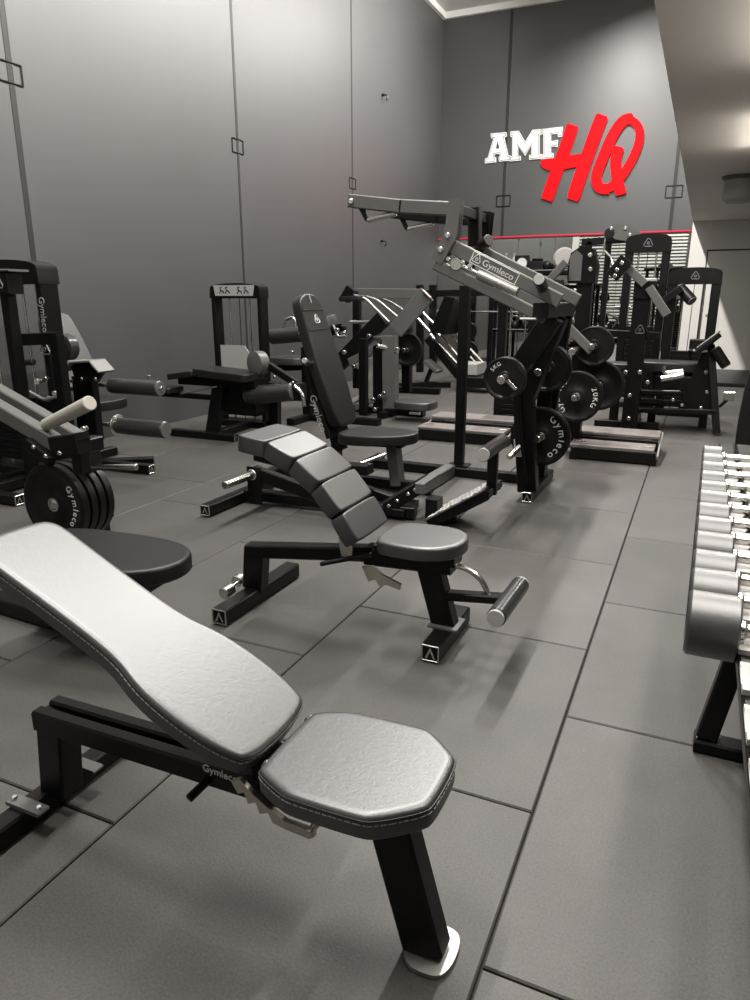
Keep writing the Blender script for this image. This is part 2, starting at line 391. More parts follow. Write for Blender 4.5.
def cap_bar(p, q, parent, w=.075, h=.07, name='foot_bar', ends=(1,), mat='steel'):
    m_ = MB(); m_.bar(p, q, w, h); f = m_.build(name, mat, parent)
    p, q = V(p), V(q); dd = (q-p).normalized()
    for e, s_ in ((p, -1), (q, 1)):
        if (0 if s_ < 0 else 1) not in ends: continue
        nrm = dd*s_; sd = nrm.cross(V((0, 0, 1))).normalized(); k = MB(); e2 = e+nrm*.002
        tri = [(0, .36), (-.30, -.30), (-.17, -.30), (0, .10), (.17, -.30), (.30, -.30)]
        k.prism([(x*h, y*h) for x, y in tri], e2, sd, (0, 0, 1), .004)
        fr = [(-w*.44, -h*.44), (w*.44, -h*.44), (w*.44, h*.44), (-w*.44, h*.44)]
        for u1, u2 in zip(fr, fr[1:]+fr[:1]):
            k.bar(e2+sd*u1[0]+V((0, 0, u1[1])), e2+sd*u2[0]+V((0, 0, u2[1])), h*.10, .006, up=nrm)
        k.build('end_cap', 'chrome', f)
    return f
def foam_roller(p, q, r, parent, name='roller', mat='foam', cap='grey_steel'):
    d = MB(); d.cyl(p, q, r, seg=28, ch=.008); ro = d.build(name, mat, parent)
    p, q = V(p), V(q); x = (q-p).normalized()
    for e, s_ in ((p, -1), (q, 1)):
        d = MB(); d.cyl(e-x*s_*.004, e+x*s_*.008, r*.9, seg=24, ch=.002); d.build('end_cap', cap, ro)
    return ro
def emblem(name, c, n, size, parent, mat='white', up=(0, 0, 1)):
    """triangular mark: rounded outline with a smaller ring inside"""
    n = V(n).normalized(); up = V(up); sd = up.cross(n).normalized(); up = n.cross(sd); c = V(c)+n*.0015; k = MB()
    pts = []
    for i in range(3):
        a = PI/2+i*2*PI/3
        for da in (-.22, 0, .22): pts.append(c+sd*math.cos(a+da)*size+up*math.sin(a+da)*size)
    k.tube(pts, size*.10, 6, loop=True)
    k.tube([c+sd*math.cos(a*PI/5)*size*.26+up*math.sin(a*PI/5)*size*.26 for a in range(10)], size*.09, 6, loop=True)
    return k.build(name, mat, parent)

# ------------------------------------------------------------------ front bench
def dashes(mb, pts, n, step=.012, ln=.008, r=.0011):
    pts = [V(p) for p in pts]; acc = 0
    for a, b_ in zip(pts, pts[1:]+pts[:1]):
        L = (b_-a).length; d = (b_-a).normalized(); t = step-acc if acc else 0
        while t < L:
            p = a+d*t; q = a+d*min(t+ln, L); mb.bar(p, q, r*2, r*2, up=n, ch=r*.3) if (q-p).length > .002 else None
            t += step
        acc = 0
cyb = 1.12
fb = thing('adjustable_bench', 'adjustable flat bench with a worn smooth black backrest and seat, nearest the camera', 'bench', (-.9, cyb, 0), 'adjustable benches')
# rear foot bar, rear upright, main beam (two rails with a gap), front leg
d = MB(); d.bar((-1.475, .70, .035), (-1.475, 1.42, .035), .06, .055)
d.build('rear_foot', 'steel', fb)
one('foot_bracket', 'grey_steel', fb, ((-1.455, 1.005, .069), (-1.455, 1.04, .069), .12, .012), ((-1.455, 1.19, .069), (-1.455, 1.225, .069), .12, .012), ((-1.465, 1.36, .066), (-1.465, 1.42, .066), .066, .008))
bolts(fb, [(-1.50, 1.022, .075), (-1.41, 1.022, .075), (-1.43, 1.10, .065)], (0, 0, 1), .009)
d = MB(); d.bar((-1.44, cyb, .06), (-1.415, cyb, .30), .075, .085, up=(1, 0, 0)); d.build('rear_upright', 'steel', fb)
d = MB()
for s_ in (-1, 1): d.bar((-1.455, cyb+s_*.028, .287), (-.70, cyb+s_*.028, .300), .038, .058)
d.bar((-1.43, cyb, .272), (-.72, cyb, .285), .05, .03)
d.build('main_beam', 'steel', fb)
d = MB(); d.bar((-.48, cyb-.01, .37), (-.385, cyb-.005, .012), .06, .092, up=(1, 0, .3)); d.build('front_leg', 'steel', fb)
d = MB(); d.prism(smooth_poly([(-.05, -.058), (.035, -.066), (.058, -.03), (.058, .04), (.035, .066), (-.05, .058)], 2), (-.378, cyb-.005, .001), (1, 0, 0), (0, 1, 0), .010); d.build('foot_plate', 'zinc', fb)
d = MB(); d.bar((-.78, cyb, .345), (-.40, cyb, .372), .09, .05); d.bar((-.72, cyb-.06, .36), (-.72, cyb+.06, .36), .05, .06)
d.build('seat_frame', 'steel', fb)
# seat pad
seat = [(-.30, -.115), (.045, -.150), (.115, -.075), (.125, .0), (.115, .075), (.045, .150), (-.10, .150), (-.225, .115), (-.225, -.115)]
seat = [(-.21, -.105), (-.195, -.12), (-.13, -.15), (-.10, -.155), (.035, -.155), (.065, -.148), (.135, -.092), (.15, -.065), (.15, .065), (.135, .092), (.07, .148), (.04, .155), (-.11, .152), (-.14, .147), (-.195, .12), (-.21, .105)]
sp_ = smooth_poly(seat, 2)
d = MB(); d.cushion(seat, (-.50, cyb-.015, .383), (1, 0, .02), (0, 1, 0), .055, .014); st = d.build('seat', 'pale_vinyl', fb)
def outline3(poly, o, u, v, h, k=1.0):
    o, u, v = V(o), V(u).normalized(), V(v).normalized(); n = u.cross(v); return [o+u*x*k+v*y*k+n*h for x, y in poly]
d = MB(); d.tube(outline3(sp_, (-.50, cyb-.015, .383), (1, 0, .02), (0, 1, 0), .044, 1.003), .0022, 6, loop=True); d.build('piping', 'rubber', st)
d = MB(); dashes(d, outline3(sp_, (-.50, cyb-.015, .383), (1, 0, .02), (0, 1, 0), .036, 1.004), (0, 0, 1)); d.build('stitching', 'thread', st)
# backrest pad, reclined 27 degrees
a = R(25); U = V((-math.cos(a), 0, math.sin(a))); W = V((0, -1, 0)); N = U.cross(W)
if N.z < 0: W = -W; N = U.cross(W)
o_ = V((-.735, cyb+.015, .424)) - N*.055
sgn = W.y
half = [(.0, .115), (.06, .14), (.15, .152), (.25, .150), (.31, .140), (.37, .122), (.45, .116), (.6, .117), (.72, .12), (.80, .122), (.835, .112), (.855, .08)]
bp_ = [(x, -y) for x, y in half] + [(x, y) for x, y in reversed(half)]
bpc = bp_; bp_ = smooth_poly(bp_, 2)
d = MB(); d.cushion(bpc, o_, U, W, .055, .014); bk = d.build('backrest', 'pale_vinyl', fb)
d = MB(); d.tube(outline3(bp_, o_, U, W, .044, 1.001), .0022, 6, loop=True); d.build('piping', 'rubber', bk)
d = MB(); dashes(d, outline3(bp_, o_, U, W, .036, 1.0015), N); d.build('stitching', 'thread', bk)
d = MB(); d.bar(o_+U*.0-N*.02, o_+U*.66-N*.02, .07, .035, up=N); d.bar(o_+U*.05-N*.01+W*.09, o_+U*.05-N*.01-W*.09, .05, .03, up=N)
d.build('backrest_frame', 'steel', fb)
d = MB(); d.cyl((-.705, cyb-.085, .408), (-.705, cyb+.085, .408), .0135, seg=16, ch=.003); d.cyl((-.705, cyb-.095, .408), (-.705, cyb-.082, .408), .019, seg=16, ch=.003); d.cyl((-.705, cyb+.082, .408), (-.705, cyb+.095, .408), .019, seg=16)
d.build('hinge_rod', 'chrome', fb)
# toothed adjustment bracket hanging under the seat
tooth = [(-.17, .085), (-.150, .052), (-.128, .062), (-.118, .030), (-.092, .042), (-.080, .010), (-.052, .022), (-.04, -.004), (.0, -.012), (.075, -.016), (.09, -.006), (.088, .012), (.0, .014), (-.05, .036), (-.10, .066), (-.14, .10)]
def rack_plate(y, ox, oz, k=1.0):
    m_ = MB(); m_.prism([(x*k, z*k) for x, z in tooth], (ox, y, oz), (1, 0, 0), (0, 0, 1), .012); return m_
tooth = [(x*.78, z*.8) for x, z in tooth]
for y in (cyb-.06, cyb+.05):
    rk = rack_plate(y, -.685, .262); rk.build('notched_bracket', 'brass', fb)
d = MB(); d.cyl((-.625, cyb-.075, .265), (-.625, cyb+.07, .265), .009, seg=10); d.build('bracket_pin', 'brass', fb)
d = MB(); d.cyl((-.90, cyb-.045, .29), (-.915, cyb-.10, .272), .010, seg=14); d.build('adjust_pin', 'steel', fb)
text_mesh('lettering', 'Gymleco', (-.86, cyb-.0535, .316), (1, 0, -.042), (0, 0, 1), .026, 'white', fb)

# ------------------------------------------------------------------ middle bench with five segment backrest
cm = 2.46
mb_ = thing('adjustable_bench', 'adjustable bench with a curved backrest of five stepped pads and a leg roller', 'bench', (-1.2, cm, 0), 'adjustable benches')
cap_bar((-1.72, 2.20, .04), (-1.72, 2.80, .04), mb_, ends=(0, 1)); cap_bar((-.80, 2.27, .04), (-.80, 2.66, .04), mb_, ends=(0, 1))
d = MB(); d.bar((-1.725, cm+.02, .07), (-1.69, cm, .275), .07, .10, up=(1, 0, 0)); d.build('rear_upright', 'steel', mb_)
d = MB(); d.bar((-1.73, cm, .255), (-1.10, cm, .335), .07, .06); d.bar((-1.15, cm, .325), (-.78, cm, .34), .08, .075); d.build('main_beam', 'steel', mb_)
d = MB(); d.bar((-.885, cm, .35), (-.80, cm, .06), .07, .095, up=(1, 0, .2)); d.build('front_leg', 'steel', mb_)
d = MB(); d.plate([(-.86, cm-.06, .082), (-.74, cm-.06, .082), (-.74, cm+.06, .082), (-.86, cm+.06, .082)], .008); d.build('base_plate', 'grey_steel', mb_)
d = MB(); d.cyl((-1.80, cm-.12, .075), (-1.80, cm-.06, .075), .028, seg=18); d.build('transport_wheel', 'chrome', mb_)
d = MB(); d.cyl((-1.83, cm+.02, .075), (-1.83, cm+.06, .075), .028, seg=18); d.cyl((-1.81, cm-.1, .075), (-1.82, cm+.05, .075), .008); d.build('transport_wheel', 'chrome', mb_)
seat2 = [(-.19, -.115), (-.10, -.150), (.06, -.150), (.135, -.09), (.155, -.02), (.155, .03), (.135, .095), (.06, .150), (-.10, .150), (-.19, .115)]
d = MB(); d.cushion(seat2, (-.885, cm, .385), (1, 0, .02), (0, 1, 0), .055, .014); st = d.build('seat', 'pale_vinyl', mb_)
d = MB(); d.bar((-1.10, cm, .365), (-.76, cm, .365), .10, .05); d.build('seat_frame', 'steel', mb_)
x, z = -1.115, .425; spine = []
for i, (ang, ln) in enumerate(((57, .135), (50, .142), (37, .142), (24, .142), (7, .14))):
    a = R(ang); U = V((-math.cos(a), 0, math.sin(a))); W = V((0, -1, 0)); N = U.cross(W)
    if N.z < 0: W = -W; N = U.cross(W)
    pl = crect(ln*.975, .30, .014, ln/2, 0)
    d = MB(); d.cushion(pl, V((x, cm, z))-N*.07, U, W, .07, .008); d.build('back_pad', 'vinyl', mb_)
    spine.append(V((x, cm, z))-N*.10+U*.02); x += U.x*ln; z += U.z*ln
spine.append(V((x, cm, z))-N*.10-U*.03)
d = MB()
for p, q in zip(spine, spine[1:]): d.bar(p, q+(q-p).normalized()*.01, .09, .06)
d.build('backrest_frame', 'steel', mb_)
# notched prop and pins
d = MB(); d.prism([(-.02, 0), (.025, .0), (.03, .05), (.015, .06), (.03, .10), (.01, .11), (.025, .16), (-.01, .17), (-.035, .10), (-.03, .05)], (-1.205, cm-.075, .33), (1, 0, 0), (0, 0, 1), .012); d.build('notched_bracket', 'brass', mb_)
d = MB(); d.prism([(-.15, .06), (-.12, .0), (-.09, .015), (-.075, -.01), (-.04, .0), (.015, -.012), (.02, .012), (-.06, .04), (-.10, .07)], (-.985, cm-.075, .24), (1, 0, 0), (0, 0, 1), .012)
d.build('notched_bracket', 'brass', mb_)
d = MB(); d.cyl((-1.30, cm-.13, .30), (-1.10, cm-.06, .35), .010, seg=12); d.build('adjust_pin', 'steel', mb_)
# leg roller on its arm with a curved guide
d = MB(); d.bar((-.79, cm, .205), (-.56, cm-.01, .235), .05, .035); d.build('roller_arm', 'steel', mb_)
d = MB(); d.tube([(-.84, cm, .325), (-.74, cm, .335), (-.67, cm, .30), (-.635, cm, .24)], .011, 12, round_=.06); d.build('curved_guide', 'chrome', mb_)
foam_roller((-.555, cm-.19, .235), (-.545, cm+.15, .235), .036, mb_, cap='silver')
# ------------------------------------------------------------------ plate loaded lever press in the middle of the room
lp = thing('lever_press_machine', 'tall plate loaded press machine with long grey lever arms and a reclined black seat', 'gym machine', (-1.6, 4.7, 0))
YN, YFAR = 4.20, 4.86
cap_bar((-.95, 4.58, .04), (-.95, 5.32, .04), lp, ends=(0, 1))
d = MB(); d.bar((-2.35, 5.10, .04), (-.98, 5.10, .04), .07, .07); d.build('cross_bar', 'steel', lp)
d = MB(); d.bar((-1.68, 4.52, .05), (-1.66, 5.07, .05), .085, .09); d.build('base_bar', 'grey_steel', lp)
d = MB(); d.bar((-2.35, 4.5, .04), (-2.35, 5.3, .04), .075, .07); d.build('foot_bar', 'steel', lp)
d = MB(); d.bar((-1.61, 5.14, .01), (-1.61, 5.14, 1.42), .07, .07, up=(0, 1, 0)); d.build('rear_post', 'steel', lp)
d = MB(); d.plate([(-1.69, 5.08, .082), (-1.53, 5.08, .082), (-1.53, 5.20, .082), (-1.69, 5.20, .082)], .012); d.build('base_plate', 'steel', lp)
# levers: near one grey in front, far one behind
def lever(y, parent, near):
    q = lambda px, py: PY(px, py, YN)            # side outline surveyed on the near lever
    sh = V((0, y-YN, 0)); g = 'grey_steel'; ga = 'grey_steel' if near else 'steel'  # far arm and brackets coloured black to stand in for their shade
    a0, a1, a2 = q(350, 201)+sh, q(401, 206.5)+sh, q(452, 209)+sh
    d = MB(); d.bar(a0, a1+(a1-a0).normalized()*.01, .06, .078); d.bar(a1, a2, .06, .078); ar = d.build('lever_arm', ga, parent)
    for s_ in (-1, 1):
        d = MB(); d.plate([p+sh+V((0, s_*.036, 0)) for p in (q(451, 199.5), q(462.5, 200), q(459, 236), q(443.5, 265), q(432.5, 259), q(446, 235))], .009, (0, 1, 0)); d.build('arm_bracket', ga, parent)
    bolts(ar, [q(450, 236)+sh+V((0, -.04, 0)), q(443, 250)+sh+V((0, -.04, 0)), q(353.5, 202)+sh+V((0, -.03, 0))], (0, -1, 0), .018, .014)
    u0, u1 = q(450, 245)+sh, q(560, 301)+sh
    d = MB(); d.bar(u0, u1, .05, .078); ub = d.build('upper_link', g, parent)
    l0, l1 = q(436, 264.5)+sh, q(545, 318)+sh
    d = MB(); d.bar(l0, l1, .07, .062); d.build('lower_link', g, parent)
    # handle
    h0 = a0+V((.07, 0, -.03)); h1 = h0+V((.05, 0, -.085))
    d = MB(); d.bar(h0, h1, .03, .03); d.build('handle_bracket', 'steel', parent)
    d = MB(); k = -1 if near else 1; d.cyl(h1, h1+V((.19, 0, .03)), .017, seg=18); d.build('grip', 'chrome', parent)
    return ub, u0, u1, l0, l1
ub, u0, u1, l0, l1 = lever(YN, lp, True)
ud = (u1-u0).normalized(); un = V((0, -1, 0)); uu = un.cross(ud)
if uu.z < 0: uu = -uu
lc = u0+(u1-u0)*.43+V((0, -.026, 0))
text_mesh('lettering', 'Gymleco', lc-uu*.017+ud*.02, ud, uu, .052, 'white', ub, xs=1.1)
emblem('emblem', lc-ud*.122, (0, -1, 0), .027, ub, up=uu)
fr = [(-.155, -.032), (.145, -.032), (.145, .032), (-.155, .032)]
d = MB()
for a_, b_ in zip(fr, fr[1:]+fr[:1]): d.bar(lc+ud*a_[0]+uu*a_[1], lc+ud*b_[0]+uu*b_[1], .005, .003, up=(0, 1, 0), ch=.001)
d.build('emblem_frame', 'white', ub)
lever(YFAR, lp, False)
d = MB(); d.bar(PY(449, 209, YN)+V((.03, .03, 0)), PY(449, 209, YN)+V((.03, YFAR-YN, 0)), .05, .06); d.build('arm_bridge', 'steel', lp)
d = MB(); d.bar(PY(475, 247, 4.62), PY(475, 208, 4.62), .075, .075, up=(0, 1, 0)); d.build('stop_post', 'steel', lp)
d = MB(); d.cyl(PY(482, 244, 4.55), PY(489, 240, 4.5), .035, seg=16); d.build('rubber_stop', 'rubber', lp)
# steel gas strut between the links
p, q = PY(457, 264, YN-.02), PY(518, 292, YN-.02)
d = MB(); d.cyl(p+(q-p)*.35, q, .03, seg=18); d.cyl(p, p+(q-p)*.4, .016, seg=14); d.lathe(p-V((0, .02, 0)), (0, 1, 0), [(.034, 0), (.034, .04)], 20); d.build('strut', 'chrome', lp)
bolts(lp, [PY(x, y, YN-.04) for x, y in ((463, 262), (470, 266), (449, 259))], (0, -1, 0), .016, .02)
# end knob and pivot block
foam_roller(PY(539, 279.5, 3.98), PY(546, 294, 4.42), .032, lp, 'knob_grip', 'rubber', 'silver')
pv = PY(556, 308, 4.5)
d = MB(); d.bar((pv.x-.01, 4.10, pv.z-.01), (pv.x-.01, 5.0, pv.z-.01), .09, .085); d.build('pivot_block', 'steel', lp)
d = MB(); d.bar((pv.x-.12, 4.10, pv.z-.055), (pv.x-.03, 4.10, pv.z-.055), .06, .012); d.build('pivot_cover', 'silver', lp)
# upright carrying the pivot
d = MB(); d.bar((-.98, 5.16, .06), (pv.x-.02, 5.0, pv.z-.04), .08, .08, up=(1, 0, 0)); d.build('pivot_post', 'steel', lp)
d = MB(); d.bar((-.97, 4.70, .06), (-1.02, 4.62, .74), .10, .13, up=(1, 0, 0)); d.build('front_post', 'steel', lp)
d = MB(); d.bar((-1.02, 4.66, .70), (pv.x-.02, 4.70, pv.z-.05), .13, .13, up=(1, 0, 0)); d.build('front_post', 'steel', lp)
d = MB(); d.bar((-.98, 5.08, .06), (-.95, 5.0, .80), .085, .10, up=(1, 0, 0)); d.build('brace', 'steel', lp)
# weight lever with horns
w0 = V((pv.x-.01, 4.5, pv.z-.05)); w1 = PY(512, 372, 4.35); w1.y = 4.5
d = MB(); d.bar(w0, w1, .13, .12, up=(1, 0, .5)); d.build('weight_lever', 'steel', lp)
hc = PY(505, 378.5, 4.16)
d = MB(); d.cyl((hc.x, 4.06, hc.z), (hc.x, 5.06, hc.z), .025, seg=20); d.build('weight_horn', 'chrome', lp)
weight_plate((hc.x, 4.14, hc.z), (0, 1, 0), .128, .04, 'small round plate reading 5KG on the near horn of the tall press machine', kg='5KG', size=.034)
d = MB(); d.bar((hc.x+.02, 4.137, hc.z-.01), (hc.x+.075, 4.137, hc.z-.06), .022, .006, up=(0, 1, 0)); d.build('horn_clip', 'chrome', lp)
p2 = PY(536, 375, 4.92)
weight_plate((hc.x+.10, 4.90, hc.z), (0, 1, 0), .165, .05, 'dark plate half hidden on the far horn of the tall press machine')
d = MB(); d.cyl((hc.x+.10, 4.6, hc.z), (hc.x+.10, 5.05, hc.z), .025, seg=16); d.build('weight_horn', 'chrome', lp)
bc = PY(541, 436, 4.86)
d = MB(); d.cyl((bc.x, 4.72, bc.z), (bc.x, 5.12, bc.z), .025, seg=16); d.build('storage_horn', 'chrome', lp)
weight_plate((bc.x, 4.82, bc.z), (0, 1, 0), .205, .05, 'large black plate with white lettering stored low on the tall press machine', words='Gymleco', size=.07, tr=.74)
pg = PY(517, 448, 4.62); d = MB(); d.cyl(pg+V((.03, .04, .03)), pg+V((-.03, -.10, -.05)), .02, seg=16); d.build('peg', 'chrome', lp)
d = MB(); d.bar(pg+V((0, .0, .06)), pg+V((.01, .0, -.06)), .05, .012, up=(0, 1, 0)); d.build('peg_plate', 'silver', lp)
d = MB(); d.tube([PY(519, 392, 4.55), PY(521, 440, 4.55), PY(526, 478, 4.6)], .010, 8); d.build('pull_rod', 'steel', lp)
# seat, seat post, reclined backrest
d = MB(); d.cushion([(-.26, -.20), (.03, -.215), (.24, -.13), (.30, -.06), (.30, .06), (.24, .13), (.03, .215), (-.26, .20)], (-2.0, 4.44, .365), (1, 0, .03), (0, 1, 0), .07, .014); d.build('seat', 'pad', lp)
d = MB(); d.bar((-2.28, 4.50, .345), (-1.82, 4.50, .355), .10, .06); d.build('seat_frame', 'steel', lp)
d = MB(); d.bar((-1.90, 4.50, .35), (-1.86, 4.50, .05), .11, .075, up=(1, 0, 0)); d.build('seat_post', 'grey_steel', lp)
d = MB(); d.bar((-2.4, 4.5, .05), (-1.6, 4.5, .05), .075, .07); d.build('base_bar', 'steel', lp)
b0, b1 = V((-2.235, 4.48, .46)), V((-2.545, 4.48, 1.37)); U = (b1-b0).normalized(); W = V((0, -1, 0)); N = U.cross(W)
if N.x < 0: W = -W; N = U.cross(W)
L = (b1-b0).length
bo = [(0, -.10), (.03, -.15), (.25, -.175), (.45, -.18), (.7, -.165), (.90, -.145), (L-.03, -.115), (L, -.05), (L, .05), (L-.03, .115), (.90, .145), (.7, .165), (.45, .18), (.25, .175), (.03, .15), (0, .10)]
d = MB(); d.cushion(bo, b0-N*.08, U, W, .08, .016); bk = d.build('backrest', 'pad', lp)
d = MB()
for s_ in (.70, .84): d.tube([b0+U*s_+W*.155+N*.002, b0+U*s_+N*.003, b0+U*s_-W*.155+N*.002], .004, 6)
d.build('stitched_seam', 'foam', bk)
emblem('emblem', b0+U*.77+N*.002, N, .034, bk, up=U)
d = MB(); d.bar(b0+U*.89+N*.001, b0+U*.95+N*.001, .012, .003, up=N, ch=.001); d.build('small_mark', 'silver', bk)
d = MB(); d.bar(b0+U*(-.16)-N*.13, b0+U*.62-N*.13, .09, .08, up=N); bf = d.build('back_frame', 'steel', lp)
d = MB(); d.bar(b0+U*(-.05)-N*.115, b0+U*.55-N*.115, .30, .04, up=N); d.build('back_plate', 'steel', lp)
sgn = -1
text_mesh('lettering', 'Gymleco', b0+U*.14-N*.155+V((0, -.152, 0)), -U, N if True else W, .075, 'silver', lp)
p = b0+U*.47-N*.06+V((0, -.16, 0)); d = MB(); d.cyl(p, p+V((.03, -.15, .045)), .020, seg=18); d.build('peg', 'chrome', lp)
d = MB(); d.bar((-2.42, 4.62, .06), (-2.40, 4.62, .62), .07, .07, up=(1, 0, 0)); d.build('rear_post', 'steel', lp)

# ------------------------------------------------------------------ low plate loaded machine with a treaded foot ramp
gm = thing('glute_machine', 'low plate loaded machine with tail pegs and a treaded foot ramp under a roller', 'gym machine', (-2.0, 3.85, 0))
cap_bar((-2.73, 3.42, .045), (-2.73, 4.18, .045), gm, ends=(0, 1))
ya, yb = 3.66, 3.98
z0 = PY(256, 472, ya).z
for y in (ya, yb):
    p = V((PY(254, 471, ya).x, y, z0)); q = V((PY(372, 515, ya).x, y, PY(372, 515, ya).z))
    d = MB(); d.bar(p, q, .055, .085); d.build('side_rail', 'steel', gm)
xx = PY(254, 471, ya).x
d = MB(); d.plate([(xx-.03, ya-.03, .06), (xx+.07, ya-.03, .06), (xx+.07, ya-.03, z0+.04), (xx-.03, ya-.03, z0+.04)], .012, (0, 1, 0)); d.build('tail_plate', 'steel', gm)
d = MB(); d.plate([(xx-.03, yb+.03, .06), (xx+.07, yb+.03, .06), (xx+.07, yb+.03, z0+.04), (xx-.03, yb+.03, z0+.04)], .012, (0, 1, 0)); d.build('tail_plate', 'steel', gm)
d = MB(); d.bar((xx+.02, ya, z0-.05), (xx+.02, yb, z0-.05), .08, .07); d.build('cross_bar', 'steel', gm)
for y, e in ((ya-.03, -.30), (yb+.03, .30)):
    d = MB(); d.cyl((xx+.01, y, z0-.01), (xx+.01, y+e, z0-.01), .025, seg=20); d.cyl((xx+.01, y, z0-.01), (xx+.01, y+e*.06, z0-.01), .036, seg=20); d.build('weight_horn', 'chrome', gm)
d = MB(); d.bar((-2.69, 3.82, .06), (-1.5, 3.92, .05), .075, .07); d.build('base_bar', 'steel', gm)
p, q = PY(385, 505, 3.85), PY(419, 484, 3.95)
for s_ in (0, .22):
    d = MB(); d.bar(p+V((0, s_, -.02)), q+V((0, s_, -.02)), .04, .085); br = d.build('ramp_arm', 'steel', gm)
    bolts(br, [p+(q-p)*t+V((0, s_-.021, -.02)) for t in (.15, .4, .72, .92)], (0, -1, 0), .013, .01)
d = MB(); d.box((PY(419, 484, 3.95).x+.02, 4.06, q.z-.02), (.06, .30, .07)); d.build('ramp_cross', 'grey_steel', gm)
p, q = PY(424, 521, 3.80), PY(481, 492, 3.80); rd = (q-p).normalized(); rn = rd.cross(V((0, 1, 0))); rn = rn if rn.z > 0 else -rn
w_ = .36
d = MB(); d.plate([p, q, q+V((0, w_, 0)), p+V((0, w_, 0))], .008); tp = d.build('tread_plate', 'grey_steel', gm)
for i in range(9):
    a_ = p+(q-p)*(.06+i*.105)
    m_ = MB()
    for j in range(9):
        c = a_+V((0, .025+j*.039, 0))+rn*.005; dirv = (rd*(1 if (i+j) % 2 else -1)+V((0, 1, 0))).normalized()
        m_.bar(c-dirv*.019, c+dirv*.019, .009, .006, up=rn, ch=.002)
    m_.build('tread_row', 'zinc', tp)
one('ramp_rail', 'steel', gm, (p-rn*.035+V((0, .05, 0)), q-rn*.035+V((0, .05, 0)), .05, .06), (p-rn*.035+V((0, .31, 0)), q-rn*.035+V((0, .31, 0)), .05, .06))
d = MB(); d.bar(q-rn*.03+V((0, .03, 0)), q-rn*.03+V((0, .33, 0)), .05, .05); d.build('ramp_frame', 'steel', gm)
d = MB(); d.bar((-1.40, 3.98, .01), (-1.40, 3.98, p.z+.10), .11, .08, up=(1, 0, 0)); d.build('ramp_post', 'steel', gm)
d = MB(); d.box((-1.72, 3.98, .05), (.34, .26, .05)); d.build('step', 'steel', gm)
xr = q.x+.02; zr = PY(485, 447, 3.95).z
d = MB(); d.bar((xr, 3.96, q.z-.05), (xr, 3.96, zr), .045, .06, up=(1, 0, 0)); d.build('roller_post', 'steel', gm)
foam_roller((xr-.0, 3.74, zr), (xr, 4.18, zr), .042, gm, cap='silver')
d = MB(); d.cyl((-1.98, 3.9, .28), (-1.78, 4.1, .36), .012, seg=10); d.build('release_lever', 'chrome', gm)
d = MB(); d.bar((-2.02, 3.9, .10), (-1.92, 3.9, .30), .10, .08, up=(1, 0, 0)); d.bar((-2.25, 3.9, .28), (-1.80, 3.9, .30), .10, .06); d.build('pivot_post', 'steel', gm)
# ------------------------------------------------------------------ weight stack towers
def tower(root, c, u, W, H, sh=.15, post=(.10, .05), base_z=.04, cover=None, n_plates=12, shroud='steel', arch=.05, stack_top=.62, side_text=None):
    """selector tower: two side posts, arched head panel, guide rods, cable and weight stack; c = centre on the floor, u = width direction"""
    c, u = V(c), V(u).normalized(); n = u.cross(V((0, 0, 1)))     # n faces the front
    up = V((0, 0, 1)); a = W/2
    for s_ in (-1, 1):
        d = MB(); p = c+u*s_*(a-post[1]/2); d.bar(p+up*base_z, p+up*(H-sh*.55), post[1], post[0], up=n); pt = d.build('side_post', 'steel', root)
        if side_text and s_ == side_text:
            pass
    d = MB(); k = 14
    top = [(a*math.cos(PI*i/k)*1.0, H-sh*.42+math.sin(PI*i/k)**.6*(sh*.42)) for i in range(k+1)]
    d.prism([(-a, H-sh), (a, H-sh)]+top, c-n*(post[0]*.5+.012), u, up, -(post[0]+.024)) if False else d.rings([[c+u*x+up*z+n*y for x, z in [(-a-.004, H-sh), (a+.004, H-sh)]+top] for y in (-post[0]*.5-.012, post[0]*.5+.012)])
    hd = d.build('head_panel', shroud, root)
    for s_ in (-1, 1):
        d = MB(); p = c+u*s_*W*.20; d.cyl(p+up*.06, p+up*(H-sh), .011, seg=10); d.build('guide_rod', 'chrome', root)
    d = MB(); d.cyl(c+up*.06, c+up*(H-sh), .004, seg=8); d.build('cable', 'steel', root)
    hh = (stack_top-.12)/n_plates
    for i in range(n_plates):
        d = MB(); d.box(c+up*(.12+hh*(i+.5)), (W*.62, post[0]*.9, hh*.90), rz=math.atan2(u.y, u.x), ch=.003); d.build('stack_plate', 'steel', root)
    d = MB(); d.bar(c-u*a+up*base_z*.9, c+u*a+up*base_z*.9, post[0]+.04, .07); d.build('base_bar', 'steel', root)
    if cover:
        d = MB(); q = n*(post[0]*.5+.02); d.plate([c+q+u*x+up*z for x, z in cover], .012, n); d.build('stack_cover', 'silver', root)
    emblem('emblem', c+n*(post[0]*.5+.013)+up*(H-sh*.52), n, sh*.25, hd, mat='pale_grey')
    return n

# ------------------------------------------------------------------ leg extension at the far left
le = thing('leg_extension_machine', 'black leg extension machine with two stacked foam rollers at the left edge', 'gym machine', (-4.3, 3.9, 0))
tower(le, (-4.72, 3.80, 0), (1, 0, 0), .90, 1.60, sh=.17, post=(.16, .05))
text_mesh('lettering', 'Gymleco', (-4.295, 3.718, 1.22), (0, 0, -1), (1, 0, 0), .075, 'silver', le, xs=.9)
emblem('emblem', (-4.295, 3.715, .98), (0, -1, 0), .05, le, mat='silver')
q = lambda x, y, Y=4.0: PY(x, y, Y)
d = MB(); d.cushion([(0, -.22), (.35, -.20), (.62, -.15), (.66, -.10), (.66, .10), (.62, .15), (.35, .20), (0, .22)], (-4.70, 4.42, .60), (-.38, 0, 1), (0, 1, 0), .08, .014); d.build('backrest', 'pale_vinyl', le)
d = MB(); d.cushion(crect(.46, .42, .08), (-4.60, 4.42, .44), (1, 0, 0), (0, 1, 0), .08, .014); d.build('seat', 'pad', le)
